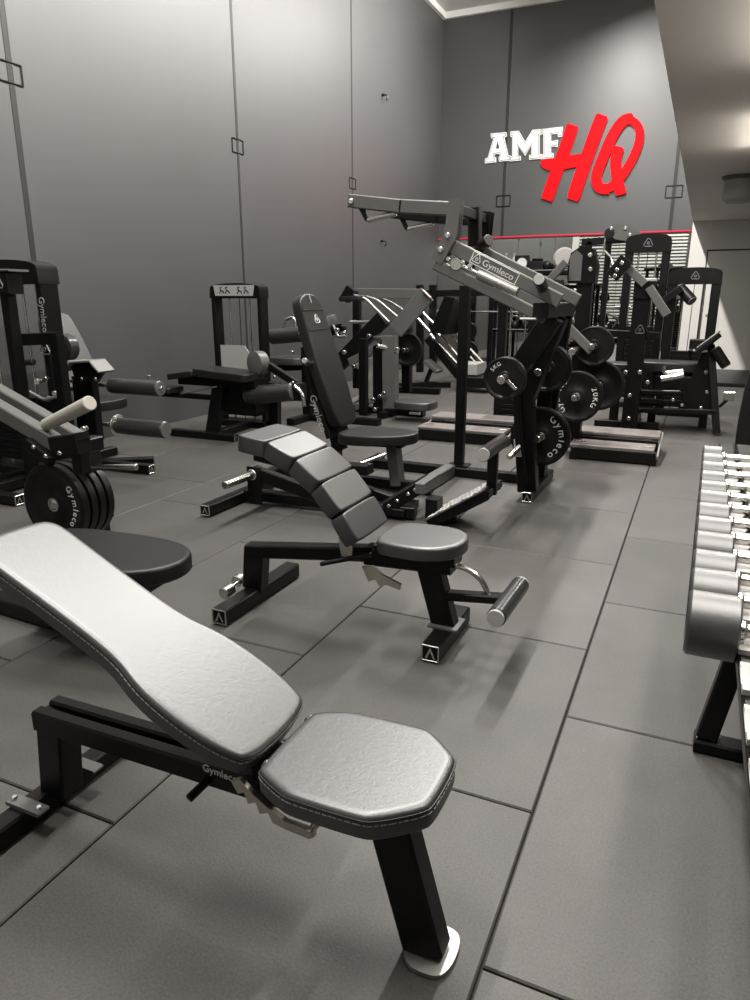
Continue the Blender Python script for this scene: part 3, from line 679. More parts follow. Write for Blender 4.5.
d = MB(); d.bar(q(10, 340, 3.66), q(60, 338, 3.66), .06, .085); b = d.build('cross_bar', 'steel', le); bolts(b, [q(8, 342, 3.625), q(16, 342, 3.625)], (0, -1, 0), .015, .012)
d = MB(); x0 = q(60, 338, 3.66).x; d.bar((x0-.03, 3.66, .05), (x0-.03, 3.66, q(60, 335, 3.66).z), .08, .07, up=(0, 1, 0)); d.build('front_post', 'steel', le)
d = MB(); d.bar((-4.33, 3.5, .05), (-4.33, 3.5, 1.40), .07, .08, up=(0, 1, 0)); d.build('front_post', 'steel', le)
d = MB(); d.bar((-4.42, 3.47, 1.43), (-4.21, 3.47, 1.43), .12, .14); hb = d.build('head_box', 'steel', le); emblem('emblem', (-4.29, 3.405, 1.43), (0, -1, 0), .045, hb, mat='silver')
d = MB(); d.bar((-4.42, 3.47, 1.51), (-4.16, 3.47, 1.51), .16, .015); d.build('head_cap', 'grey_steel', le)
d = MB(); d.lathe((-4.47, 3.62, 1.10), (0, -1, 0), [(.0, 0), (.03, 0), (.035, .015), (.025, .04), (.0, .045)], 18, capped=True); d.build('knob', 'foam', le)
# cam housing with bent plate, roller arm and rollers
d = MB(); d.lathe(q(70, 347, 4.1), (0, -1, 0), [(.10, 0), (.10, .08), (.085, .09)], 32); d.build('cam_wheel', 'foam', le)
d = MB(); pts = [q(70, 370, 3.95), q(78, 361.5, 3.95), q(97, 360.5, 3.95), q(106, 371, 3.95)]
for a_, b_ in zip(pts, pts[1:]): d.bar(a_, b_+(b_-a_).normalized()*.006, .16, .018)
d.build('bent_plate', 'pale_grey', le)
d = MB(); d.plate([q(72, 366, 3.93), q(80, 361, 3.93), q(96, 361, 3.93), q(105, 371, 3.93), q(98, 382, 3.93), q(78, 383, 3.93)], .03, (0, 1, 0)); cp = d.build('cam_plate', 'steel', le)
bolts(cp, [q(94, 366, 3.91), q(72, 381, 3.91), q(96, 379, 3.91), q(82, 379, 3.91)], (0, -1, 0), .016, .012)
d = MB(); xa = q(90, 380, 4.0).x; d.bar((xa, 4.0, .28), (xa, 4.0, .86), .07, .10, up=(1, 0, 0)); ra = d.build('roller_arm', 'steel', le)
d = MB(); d.bar((xa-.2, 4.1, .06), (xa-.2, 4.1, .75), .08, .12, up=(1, 0, 0)); d.build('front_post', 'steel', le)
foam_roller((-3.98, 4.0, .705), (-3.52, 4.0, .705), .058, le); foam_roller((-3.95, 4.0, .405), (-3.50, 4.0, .405), .062, le)
d = MB(); d.cyl((-4.10, 4.0, .705), (-3.50, 4.0, .705), .016); d.build('roller_rod', 'chrome', le)
d = MB(); d.cyl((-4.10, 4.0, .405), (-3.94, 4.0, .405), .016); d.lathe((-3.965, 4.0, .405), (1, 0, 0), [(.075, 0), (.085, .006), (.085, .012), (.075, .018)], 24); d.build('roller_rod', 'chrome', le)
for x, y in ((25, 385), (40, 381), (48, 379), (58, 393), (52, 398), (84, 434), (88, 441), (96, 440), (86, 428)):
    p = q(x, y, 3.75); d = MB(); d.cyl(p, p+V((.02, -.05, 0)), .022, seg=14); d.build('adjust_knob', 'chrome', le)
d = MB(); d.tube([q(30, 392, 3.7), q(44, 400, 3.7), q(60, 396, 3.7)], .014, 10, round_=.04); d.build('lever', 'chrome', le)
d = MB(); d.cyl(q(22, 363, 3.7), q(34, 362, 3.7), .024, seg=14); d.build('peg', 'foam', le)
cap_bar((-4.62, 4.13, .04), (-3.82, 4.17, .04), le, ends=(1,)); cap_bar((-4.62, 3.32, .04), (-4.62, 4.6, .04), le, ends=(0, 1))
d = MB(); d.bar((-4.62, 3.95, .04), (-4.0, 4.4, .04), .08, .07); d.build('base_bar', 'steel', le)
cap_bar((-4.35, 3.12, .04), (-4.02, 3.12, .04), le, ends=(1,))
d = MB(); d.bar((-4.40, 3.12, .05), (-4.40, 3.5, .05), .08, .07); d.build('base_bar', 'steel', le)

# ------------------------------------------------------------------ plate loaded lever row at the left edge
lr = thing('lever_row_machine', 'plate loaded lever machine with a pale beam and round ended seat behind the nearest bench', 'gym machine', (-2.6, 2.4, 0))
YL = 2.45
q = lambda x, y, Y=YL: PY(x, y, Y)
for yy in (0, .13):
    a_, b_ = q(-40, 386)+V((0, yy, 0)), q(62, 446)+V((0, yy, 0))
    d = MB(); d.bar(a_, b_, .07, .075); d.build('lever_beam', 'grey_steel', lr)
e1 = q(60, 446)
d = MB(); d.bar(e1+V((-.02, 0, .0)), e1+V((.16, 0, .03)), .09, .10); d.bar(e1+V((.13, -.0, .05)), e1+V((.13, 0, -.12)), .06, .07, up=(0, 1, 0)); d.build('lever_head', 'steel', lr)
d = MB(); d.bar(e1+V((.10, 0, 0)), e1+V((.10, .15, 0)), .07, .07); d.build('lever_bridge', 'steel', lr)
d = MB(); d.bar(q(28, 443, YL-.05), q(52, 462, YL-.05), .04, .06); lk = d.build('lever_link', 'steel', lr); bolts(lk, [q(34, 447, YL-.08), q(46, 456, YL-.08), q(60, 453, YL-.08)], (0, -1, 0), .012, .01)
d = MB(); d.cyl(q(46, 425), PY(90, 403, 2.36), .030, .034, seg=24); d.build('pale_peg', 'bone', lr)
d = MB(); d.cyl(q(70, 468, 2.6), q(137, 467, 2.6), .016, seg=16); d.build('foot_rod', 'chrome', lr)
pc = V((-2.93, 2.46, .315))
d = MB(); d.cyl(pc, pc+V((0, .30, 0)), .025, seg=18); d.build('weight_horn', 'chrome', lr)
d = MB(); d.bar(pc+V((0, .28, .0)), e1+V((.05, .13, -.02)), .07, .09, up=(0, 1, 0)); d.build('horn_arm', 'steel', lr)
for i, nm in enumerate(('nearest plate of four stacked on the left lever machine, lettering on its face', 'second plate of four stacked on the left lever machine, behind the lettered one', 'third plate of four stacked on the left lever machine, only its rim showing', 'rearmost plate of four stacked on the left lever machine, only its rim showing')):
    weight_plate(pc+V((0, .0+i*.056, 0)), (0, 1, 0), .212, .048, nm, 'plates on the left lever machine', words='Gymleco' if i == 0 else None, size=.05, tr=.70)
d = MB(); d.cushion([(-.42, -.20), (.10, -.20), (.26, -.15), (.34, -.06), (.34, .06), (.26, .15), (.10, .20), (-.42, .20)], (-1.96, 1.86, .355), (1, .10, 0), (-.10, 1, 0), .065, .016); d.build('seat', 'pad', lr)
d = MB(); d.bar((-2.35, 1.82, .32), (-1.75, 1.88, .32), .12, .06); d.build('seat_frame', 'steel', lr)
d = MB(); d.bar((-2.05, 1.85, .33), (-2.1, 1.85, .05), .09, .09, up=(1, 0, 0)); d.build('seat_post', 'steel', lr)
d = MB(); d.bar((-3.1, 1.95, .04), (-1.85, 1.88, .04), .08, .07); d.build('base_bar', 'steel', lr)
d = MB(); d.bar((-3.1, 1.7, .04), (-3.1, 2.95, .04), .08, .07); d.build('base_bar', 'steel', lr)
d = MB(); d.bar((-3.1, 2.95, .07), (-3.3, 2.9, .60), .09, .10, up=(1, 0, 0)); d.build('rear_post', 'steel', lr)

# ------------------------------------------------------------------ lying leg curl against the left wall
lc_ = thing('lying_leg_curl_machine', 'lying leg curl machine with a weight stack tower standing by the left wall', 'gym machine', (-4.3, 5.7, 0))
tower(lc_, (-4.40, 6.30, 0), (1, 0, 0), .61, 1.48, sh=.15, post=(.14, .045), shroud='steel', cover=[(-.20, .38), (.05, .38), (.28, .62), (.10, .86), (-.20, .86)])
pn = MB(); pn.plate([(-4.63, 6.21, 1.355), (-4.17, 6.21, 1.355), (-4.15, 6.21, 1.46), (-4.65, 6.21, 1.46)], .006, (0, 1, 0)); pn = pn.build('instruction_panel', 'silver', lc_)
for i, x in enumerate((-4.55, -4.48, -4.33, -4.25)):
    k = MB(); z = 1.41; k.tube([(x-.022, 6.205, z-.03), (x-.005, 6.205, z+.0), (x-.018, 6.205, z+.025), (x+.005, 6.205, z+.03)], .005, 6); k.tube([(x-.005, 6.205, z), (x+.024, 6.205, z-.012), (x+.03, 6.205, z-.03)], .005, 6); k.build('pictogram', 'steel', pn)
Yc = 5.62; q = lambda x, y, Y=Yc: PY(x, y, Y)
d = MB(); d.cushion(crect(.62, .36, .03), (-4.08, Yc-.02, .60), (1, 0, -.06), (0, 1, 0), .075, .014); d.build('bench_pad', 'pad', lc_)
d = MB(); d.cushion(crect(.34, .30, .03), (-4.55, Yc-.02, .585), (1, 0, .14), (0, 1, 0), .06, .012); d.build('chest_pad', 'pad', lc_)
d = MB(); d.cushion(crect(.38, .26, .03), (-4.80, 5.48, .445), (1, 0, .0), (0, 1, 0), .05, .012); d.build('elbow_pad', 'pad', lc_)
d = MB(); d.cyl((-4.93, 5.46, .46), (-4.93, 5.46, .60), .018, seg=14); d.build('hand_grip', 'chrome', lc_)
d = MB(); d.bar((-4.90, 5.5, .42), (-4.2, 5.6, .40), .06, .05); d.build('elbow_frame', 'steel', lc_)
d = MB(); d.cyl((-4.6, 5.52, .43), (-4.18, 5.55, .52), .012, seg=10); d.build('brace_rod', 'chrome', lc_)
d = MB(); d.bar((-4.65, Yc, .55), (-3.75, Yc, .55), .14, .07); d.build('pad_frame', 'steel', lc_)
one('leg', 'steel', lc_, ((-4.18, 5.6, .55), (-4.27, 5.55, .05), .08, .13, (1, 0, 0)), ((-3.72, 5.85, .55), (-3.80, 5.95, .05), .08, .10, (1, 0, 0)))
cap_bar((-4.75, 5.53, .035), (-3.98, 5.53, .035), lc_, ends=(1,))
d = MB(); d.bar((-4.27, 5.5, .04), (-4.3, 6.3, .04), .09, .07); d.build('base_bar', 'steel', lc_)
d = MB(); d.box((-4.0, 5.72, .40), (.42, .22, .26)); d.build('drive_box', 'steel', lc_)
d = MB(); d.lathe((-3.80, 5.70, .74), V((-.35, -1, 0)), [(.11, -.05), (.115, -.02), (.115, .05), (.10, .055)], 32); d.build('cam_wheel', 'grey_steel', lc_)
d = MB(); d.bar((-3.78, 5.72, .76), (-3.35, 5.72, .54), .05, .07); ca = d.build('curl_arm', 'steel', lc_)
bolts(ca, [(-3.70, 5.69, .72), (-3.62, 5.69, .62), (-3.42, 5.69, .575), (-3.74, 5.69, .66)], (0, -1, 0), .017, .014)
foam_roller((-3.88, 5.62, .44), (-3.38, 5.62, .50), .085, lc_)
d = MB(); d.box((-3.34, 5.66, .50), (.10, .12, .16)); d.build('arm_bracket', 'steel', lc_)
d = MB(); d.tube([(-3.34, 5.58, .56), (-3.26, 5.58, .50), (-3.24, 5.58, .38)], .018, 10, round_=.05); d.build('arm_handle', 'chrome', lc_)

# ------------------------------------------------------------------ seated machine behind the reclined backrest
sm = thing('seated_curl_machine', 'dark seated machine with a thick roller, half hidden behind the tall reclined backrest', 'gym machine', (-3.8, 7.0, 0))
Yd = 6.9; q = lambda x, y, Y=Yd: PY(x, y, Y)
foam_roller(q(272, 337), q(303, 334), .085, sm)
d = MB(); d.bar(q(272, 333, 7.02), q(345, 330, 7.02), .07, .08); d.build('roller_beam', 'steel', sm)
d = MB(); a_ = q(283, 329); d.tube([a_, a_+V((.03, 0, .10)), a_+V((.12, 0, .13)), a_+V((.16, 0, .10)), a_+V((.16, 0, -.02))], .016, 12, round_=.06); d.build('loop_handle', 'chrome', sm)
d = MB(); d.cushion(crect(.46, .42, .08), (q(290, 362).x, Yd+.05, q(290, 364).z), (1, 0, .0), (0, 1, 0), .08, .015); d.build('seat', 'pale_vinyl', sm)
d = MB(); d.cushion(crect(.36, .30, .07), q(327, 328)+V((0, .0, -.05)), (.80, 0, .45), (0, 1, 0), .13, .02); d.build('top_pad', 'pad', sm)
d = MB(); d.bar(q(330, 333), q(305, 395), .09, .09, up=(0, 1, 0)); d.build('main_post', 'steel', sm)
d = MB(); d.cyl(q(328, 337), q(346, 332), .02); d.build('pin', 'chrome', sm)
d = MB(); d.tube([q(333, 325, 6.8), q(338, 337, 6.8), q(346, 336, 6.8)], .016, 10, round_=.03); d.build('lever', 'chrome', sm)
d = MB(); d.bar(q(276, 368), q(340, 365), .12, .07); d.build('seat_frame', 'steel', sm)
p = q(308, 400); one('leg', 'steel', sm, ((p.x, Yd, .05), (p.x, Yd, .8), .11, .08), ((q(352, 400).x, Yd+.3, .05), (q(352, 400).x, Yd+.3, .9), .09, .08))
for x, y in ((268, 365), (293, 352), (306, 346), (345, 352), (338, 330)): d = MB(); p = q(x, y, 6.75); d.cyl(p, p+V((.0, -.04, 0)), .022, seg=12); d.build('knob', 'chrome', sm)
d = MB(); d.bar((q(308, 400).x, 6.5, .04), (q(308, 400).x, 7.5, .04), .09, .07); d.build('foot_bar', 'steel', sm)
d = MB(); d.bar((q(308, 400).x, Yd, .04), (q(380, 400).x, Yd, .04), .09, .07); d.build('base_bar', 'steel', sm)
# ------------------------------------------------------------------ dumbbell rack
DX = .150        # inner face of the heads
dr = thing('dumbbell_rack', 'black dumbbell rack with pale saddles along the right edge', 'rack', (.45, 2.3, 0))
for x, z in ((.185, .577), (.265, .577)):
    d = MB(); d.bar((x, .55, z), (x, 4.1, z), .07, .035); d.build('rail', 'steel', dr)
for x, z in ((.40, .24), (.56, .28)):
    d = MB(); d.bar((x, .55, z), (x, 4.1, z), .07, .035); d.build('lower_rail', 'steel', dr)
for y in (2.12, 3.95, .75):
    d = MB(); d.bar((.20, y, .55), (.62, y, .60), .06, .06); d.build('tier_arm', 'steel', dr)
    d = MB(); d.bar((.24, y, .585), (.15, y, .03), .05, .06, up=(1, 0, 0)); d.build('front_leg', 'steel', dr)
    d = MB(); d.bar((.70, y, 1.0), (.62, y, .02), .06, .08, up=(1, 0, 0)); d.build('rear_leg', 'steel', dr)
    d = MB(); d.bar((.12, y, .022), (.72, y, .022), .07, .04); d.build('foot_bar', 'steel', dr)
    d = MB(); d.bar((.125, y, .046), (.165, y, .046), .05, .012); d.build('foot_cap', 'zinc', dr)
# saddles: pale moulded blocks with a dark hook slot, one pair per dumbbell place
nsad = 17
R0 = [.074, .070, .067, .064, .0615, .059, .057, .055, .053, .051, .049, .0475]
ys = [593, 569, 550, 531, 515.5, 501.5, 489, 479, 469, 459.5, 451.5, 444]
CZ = .625
yc = []
for r, py in zip(R0, ys):
    yc.append(FL(710-(593-py)*.02, py+2, CZ+r*.97).y)
step = (yc[-1]-yc[0])/11
yall = [yc[0]-step*k for k in (4, 3, 2, 1)] + yc
for y in yall:
    for x in (.185, .265):
        m_ = MB(); z = .594
        prof = [(-.060, 0), (.060, 0), (.060, .012), (.040, .014), (.026, .004), (-.026, .004), (-.040, .014), (-.060, .012)]
        m_.rings([[(x+s_*.034, y+a_, z+b_) for a_, b_ in prof] for s_ in (-1, 1)]); m_.build('saddle', 'silver', dr)
for y in yall:
    m_ = MB(); m_.tube([(.205, y-.03, .602), (.218, y+.0, .612), (.218, y+.03, .602)], .006, 8); m_.build('saddle_hook', 'steel', dr)
words = ['largest round dumbbell at the near end of the rack, its dark underside showing', 'second', 'third', 'fourth', 'fifth', 'sixth', 'seventh', 'eighth', 'ninth', 'tenth', 'eleventh', 'smallest round dumbbell at the far end of the rack']
for i, (r, y) in enumerate(zip(R0, yc)):
    lb = words[i] if i in (0, 11) else 'round grey dumbbell, %s from the near end of the rack' % words[i]
    L = .108-.0022*i
    t = thing('dumbbell', lb, 'dumbbell', (DX, y, CZ), 'dumbbells on the rack')
    for s_, x0 in ((-1, DX), (1, DX+.15)):
        d = MB(); k = .007; d.lathe((x0, y, CZ), (s_, 0, 0), [(r*.35, .0), (r-k, .0), (r, k*.6), (r, L-k), (r-k*.7, L-k*.2), (r*.86, L), (r*.82, L-.004), (r*.3, L-.004)], 48); d.build('head', 'head', t)
    d = MB(); d.lathe((DX-.001, y, CZ), (1, 0, 0), [(.022, 0), (.022, .012), (.015, .018), (.0165, .075), (.015, .134), (.022, .14), (.022, .152)], 24); d.build('handle', 'chrome', t)

# ------------------------------------------------------------------ upright bench beyond the rack
ub_ = thing('upright_bench', 'black upright bench with a tall padded back beyond the dumbbells', 'bench', (.75, 4.9, 0))
d = MB(); d.cushion(crect(.62, .44, .05), (.50, 5.02, .62), (.04, 0, 1), (1, 0, -.04), .09, .02); bk = d.build('backrest', 'pad', ub_)
p0 = PY(735, 460, 4.9); 
d = MB(); d.cushion(crect(.20, .26, .04), (.52, 5.02, 1.07), (.04, 0, 1), (1, 0, -.04), .10, .02); d.build('headrest', 'pad', ub_)
d = MB(); d.cushion(crect(.44, .44, .06), (.72, 4.66, .42), (1, 0, 0), (0, 1, 0), .07, .015); d.build('seat', 'pad', ub_)
d = MB(); d.bar((.60, 5.10, .03), (.62, 5.12, 1.12), .07, .08, up=(1, 0, 0)); d.build('back_post', 'steel', ub_)
d = MB(); d.bar((.62, 4.4, .04), (.62, 5.3, .04), .08, .07); d.build('base_bar', 'steel', ub_)
d = MB(); d.bar((.35, 5.3, .04), (.9, 5.3, .04), .08, .07); d.build('foot_bar', 'steel', ub_)
d = MB(); d.bar((.68, 4.6, .05), (.70, 4.62, .42), .08, .08, up=(1, 0, 0)); d.build('seat_post', 'steel', ub_)

# ------------------------------------------------------------------ stepped platforms
def platform(c, rz, label, w=.74):
    t = thing('step_platform', label, 'platform', (c[0], c[1], 0), 'stepped platforms')
    x, y = c
    d = MB(); d.box((x, y+.30, .17), (w, .30, .035), ch=.008); d.build('upper_board', 'pale_board', t)
    d = MB(); d.box((x-.02, y-.05, .115), (w, .26, .03), ch=.008); d.build('lower_board', 'pale_board', t)
    d = MB(); d.box((x, y-.19, .06), (w, .04, .10)); d.build('front_panel', 'steel', t)
    d = MB(); d.box((x, y+.14, .10), (w-.02, .04, .10)); d.build('riser', 'steel', t)
    for s_ in (-1, 1):
        d = MB(); d.bar((x+s_*(w/2-.02), y-.22, .03), (x+s_*(w/2-.02), y+.5, .03), .06, .06); d.build('side_rail', 'steel', t)
        d = MB(); d.bar((x+s_*(w/2+.012), y-.2, .07), (x+s_*(w/2+.012), y+.45, .16), .018, .03); d.build('side_strip', 'zinc', t)
        d = MB(); d.box((x+s_*(w/2-.06), y-.05, .134), (.07, .05, .01)); d.build('strip_clip', 'chrome', t)
        d = MB(); d.bar((x+s_*(w/2-.04), y+.36, .02), (x+s_*(w/2-.04), y+.36, .155), .05, .05, up=(0, 1, 0)); d.build('leg', 'steel', t)
    return t
M['pale_board'] = node_mat('pale_wood_board', (.14, .122, .115), .5, vary=.12, noise=9)
platform((-.57, 6.30), 0, 'low two step platform with pale boards beside the lettered 20 kilo plate', .68)
platform((-1.98, 6.55), 0, 'low two step platform with pale boards seen behind the slim rear post', .86)

# ------------------------------------------------------------------ plate loaded lever machine beside the press (head box, big plates)
hm_ = thing('plate_lever_machine', 'plate loaded machine with a rounded head box and large plates, right of the tall press', 'gym machine', (-1.1, 6.4, 0))
Yh = 6.4; q = lambda x, y, Y=Yh: PY(x, y, Y)
p = q(582, 330); d = MB(); d.bar((p.x, Yh, .05), (p.x, Yh, q(582, 280).z), .12, .12, up=(0, 1, 0)); d.build('main_post', 'steel', hm_)
hc_ = q(585, 266)
d = MB(); d.rings([[V((hc_.x-.01+x, y, hc_.z+z)) for x, z in ((-.11, -.14), (.11, -.14), (.12, .0), (.08, .13), (-.02, .155), (-.10, .10), (-.12, .0))] for y in (Yh-.09, Yh+.09)]); hx = d.build('head_box', 'steel', hm_)
d = MB(); d.rings([[V((hc_.x-.06+x, y, hc_.z+z)) for x, z in ((-.05, -.12), (.05, -.12), (.05, .08), (.0, .12), (-.05, .08))] for y in (Yh-.105, Yh-.09)]); d.build('head_cover', 'grey_steel', hm_)
bolts(hx, [hc_+V((.05, -.095, .08)), hc_+V((.06, -.095, -.03))], (0, -1, 0), .02, .015)
d = MB(); d.bar(q(563, 322, 6.2), q(592, 351, 6.2), .06, .07); d.build('weight_lever', 'grey_steel', hm_)
d = MB(); d.bar(q(545, 285, 6.2), q(566, 262, 6.2), .05, .06); d.build('arm_pad', 'grey_steel', hm_)
d = MB(); d.bar(q(541, 280, 6.25), q(570, 330, 6.25), .08, .08); d.build('side_arm', 'steel', hm_)
pp = q(594, 346, 6.3); d = MB(); d.cyl(pp+V((0, -.15, 0)), pp+V((0, .3, 0)), .025, seg=16); d.build('weight_horn', 'chrome', hm_)
weight_plate(pp+V((0, -.02, 0)), (0, 1, 0), .165, .05, 'medium plate high on the machine with the rounded head box')
pp = q(574, 351, 6.1); d = MB(); d.cyl(pp+V((0, -.12, 0)), pp+V((0, .3, 0)), .03, seg=16); d.build('lever_hub', 'chrome', hm_)
pp = q(576, 397, 6.05); d = MB(); d.cyl(pp+V((0, -.10, 0)), pp+V((0, .45, 0)), .025, seg=16); d.build('storage_horn', 'chrome', hm_)
weight_plate(pp, (0, 1, 0), .215, .05, 'large black plate lettered 20KG leaning low beside the pale platform', words='Gymleco', size=.064, kg='20KG', tr=.74, wa=-90, ka=90)
weight_plate(pp+V((.13, .36, .06)), (0, 1, 0), .215, .05, 'plain black plate just behind the one lettered 20KG')
d = MB(); d.cyl(pp+V((.13, .3, .06)), pp+V((.13, .6, .06)), .025, seg=16); d.build('storage_horn', 'chrome', hm_)
p = q(556, 400, 6.2); d = MB(); d.bar((p.x, 6.2, .04), (p.x, 6.2, 1.1), .10, .09, up=(0, 1, 0)); d.build('side_post', 'grey_steel', hm_)
cap_bar((-1.22, 6.0, .04), (-1.22, 6.9, .04), hm_, ends=(0,)); cap_bar((-1.25, 6.95, .04), (-.7, 6.95, .04), hm_, ends=())

# ------------------------------------------------------------------ swing arm machine upright and tall cable tower
sw = thing('swing_arm_machine', 'upright black machine with a bent pale swing arm, left of the arched tower', 'gym machine', (-.58, 7.6, 0))
Ys = 7.62; q = lambda x, y, Y=Ys: PY(x, y, Y)
d = MB(); d.bar((-.575, Ys, .03), (-.575, Ys, q(645, 292).z), .15, .13, up=(0, 1, 0)); up_ = d.build('main_post', 'steel', sw)
emblem('emblem', q(640, 330, Ys-.07), (0, -1, 0), .045, up_, mat='grey_steel')
d = MB(); d.box(q(645, 288)+V((0, 0, -.02)), (.19, .18, .17)); d.build('pivot_cover', 'steel', sw)
d = MB(); d.box(q(645, 288)+V((0, 0, .075)), (.20, .19, .03)); d.build('pivot_cap', 'silver', sw)
d = MB(); d.bar(q(622, 262, 7.5), q(645, 284, 7.5), .08, .08); d.build('swing_arm', 'grey_steel', sw)
d = MB(); d.bar(q(649, 287, 7.5), q(667, 315, 7.5), .08, .08); d.build('swing_arm', 'grey_steel', sw)
d = MB(); d.bar(q(612, 277, 7.45), q(627, 259, 7.45), .12, .13); ah = d.build('arm_head', 'steel', sw); bolts(ah, [q(622, 263, 7.37), q(617, 270, 7.37), q(615, 276, 7.37)], (0, -1, 0), .02, .014)
d = MB(); d.bar(q(605, 333), q(660, 336), .06, .07); d.build('cross_bar', 'steel', sw)
for x, y in ((626, 372), (622, 385), (630, 395), (640, 372), (629, 418), (612, 392), (648, 382)): d = MB(); p = q(x, y, 7.5); d.cyl(p, p+V((0, -.04, 0)), .02, seg=12); d.build('knob', 'chrome', sw)
p = q(612, 405); d = MB(); d.bar((p.x, 7.9, .04), (p.x, 7.9, .62), .09, .07, up=(0, 1, 0)); d.build('side_post', 'steel', sw)
d = MB(); d.cushion(crect(.40, .34, .05), (p.x, 7.9, .62), (1, 0, 0), (0, 1, 0), .06, .014); d.build('seat', 'pad', sw)
d = MB(); d.bar((-.95, Ys+.25, .04), (-.3, Ys+.25, .04), .08, .07); d.build('base_bar', 'steel', sw)
d = MB(); d.bar((-.575, Ys-.05, .04), (-.575, 8.6, .04), .09, .07); d.build('base_bar', 'steel', sw)
one('floor_beam', 'steel', sw, (q(640, 392, 7.7), q(662, 393, 7.8), .06, .05), (q(640, 400, 7.7), q(662, 402, 7.8), .06, .05))

ct = thing('cable_tower', 'tall arched cable tower with a pulley bracket on top, before the slatted reflection', 'gym machine', (-.9, 9.6, 0))
a_, b_ = PY(627, 240, 9.5), PY(672, 240, 9.5)
tower(ct, ((a_.x+b_.x)/2, 9.5, 0), (1, 0, 0), b_.x-a_.x, PY(650, 234, 9.5).z, sh=.21, post=(.16, .09), stack_top=1.0, n_plates=16)
c = PY(620, 233, 9.5)
d = MB(); d.plate([c+V(v) for v in ((-.18, 0, .04), (-.05, 0, .11), (.12, 0, .08), (.28, 0, -.04), (.22, 0, -.12), (-.05, 0, -.07))], .05, (0, 1, 0)); pb = d.build('pulley_bracket', 'grey_steel', ct)
bolts(pb, [c+V((-.1, -.026, .05)), c+V((.06, -.026, .05)), c+V((.12, -.026, -.03))], (0, -1, 0), .022, .015)
d = MB(); d.lathe(c+V((-.12, -.03, .0)), (0, 1, 0), [(.06, 0), (.045, .03), (.06, .06)], 24); d.build('pulley', 'rubber', ct)
d = MB(); d.tube([c+V((-.17, 0, 0)), c+V((-.17, 0, -.22)), c+V((-.25, 0, -.30))], .012, 8); d.build('cable', 'chrome', ct)
d = MB(); d.tube([c+V((-.17, 0, -.2)), c+V((-.08, 0, -.28)), c+V((-.04, 0, -.42))], .018, 8); d.build('hook', 'chrome', ct)
for x in (585, 604):
    p = PY(x, 300, 9.8); d = MB(); d.bar((p.x, 9.8, .03), (p.x, 9.8, PY(x, 242, 9.8).z), .07, .07, up=(0, 1, 0)); d.build('frame_post', 'steel', ct)
p, p2 = PY(582, 242, 9.8), PY(632, 238, 9.8); d = MB(); d.bar((p.x, 9.8, p.z), (p2.x, 9.8, p.z+.02), .07, .09); d.build('top_bar', 'steel', ct)

# ------------------------------------------------------------------ seated leg curl by the white door
sl = thing('seated_leg_curl_machine', 'seated leg machine with an arched tower standing against the bright white wall', 'gym machine', (-.1, 8.4, 0))
a_, b_ = PY(669, 280, 9.0), PY(722, 280, 9.0)
tower(sl, ((a_.x+b_.x)/2, 9.0, 0), (1, 0, 0), b_.x-a_.x, PY(695, 267.5, 9.0).z, sh=.18, post=(.14, .10), stack_top=.75)
Yk = 8.0; q = lambda x, y, Y=Yk: PY(x, y, Y)
f = V((.25, 7.78, .02)); top_ = q(711, 345, 7.9)
d = MB(); d.bar(f, top_, .07, .07, up=(1, 0, 0)); d.build('leg', 'steel', sl)
d = MB(); d.plate([q(688, 408), q(678, 408), q(702, 352), q(712, 350), q(712, 408)], .30, (0, 1, 0)); sp2 = d.build('side_panel', 'steel', sl)
bolts(sp2, [q(706, 372, 7.84), q(707, 392, 7.84), q(701, 408, 7.84), q(682, 405, 7.84), q(673, 400, 7.84)], (0, -1, 0), .02, .014)
d = MB(); d.bar(q(697, 352, 7.8), q(720, 334, 7.8), .34, .045); d.build('adjust_plate', 'steel', sl)
d = MB(); d.bar(q(697, 348, 7.66), q(720, 331, 7.66), .03, .02); d.build('adjust_edge', 'chrome', sl)
d = MB(); d.box(q(697, 344, 7.9), (.14, .2, .09)); d.build('bracket', 'steel', sl)
foam_roller(q(715, 349, 7.75), q(726, 366, 7.75), .05, sl, 'roller', 'rubber')
foam_roller(q(680, 288, 8.9), q(692, 301, 8.8), .06, sl, 'roller', 'rubber')
d = MB(); d.bar(q(662, 302, 8.8), q(682, 288, 8.8), .07, .08); d.build('roller_arm', 'steel', sl)
d = MB(); d.tube([q(664, 366, 7.7), q(664, 373, 7.7), q(683, 371, 7.7)], .022, 10, round_=.03); d.build('grip', 'chrome', sl)
d = MB(); d.cyl(q(661, 379, 7.65), q(684, 375, 7.65), .03, seg=16); d.build('grip', 'chrome', sl)
d = MB(); d.cushion(crect(.62, .44, .06), q(672, 366, 8.2)+V((0, 0, -.05)), (1, 0, 0), (0, 1, 0), .10, .02); d.build('seat', 'pad', sl)
d = MB(); d.cushion(crect(.5, .4, .05), q(676, 384, 8.2)+V((0, 0, -.05)), (1, 0, 0), (0, 1, 0), .16, .02); d.build('seat_base', 'steel', sl)
one('frame_rail', 'steel', sl, (q(636, 393, 8.0), q(690, 394, 8.0), .05, .05), (q(636, 402, 7.9), q(700, 404, 7.9), .06, .07), (q(636, 410, 7.8), q(716, 412, 7.8), .06, .05))
d = MB(); d.bar(q(640, 390.5, 7.9), q(680, 391, 7.9), .03, .012); d.build('rail_strip', 'chrome', sl)
for x in (652, 704):
    p = q(x, 412, 8.1); d = MB(); d.bar((p.x, 8.1, .02), (p.x, 8.1, p.z), .08, .08, up=(0, 1, 0)); d.build('short_leg', 'steel', sl)
d = MB(); d.bar(q(719, 407, 7.8), q(727, 400, 7.8), .03, .03); d.build('lever', 'steel', sl)
d = MB(); d.box(q(729, 396, 7.8), (.10, .05, .09), ch=.01); d.build('lever_tab', 'chrome', sl)
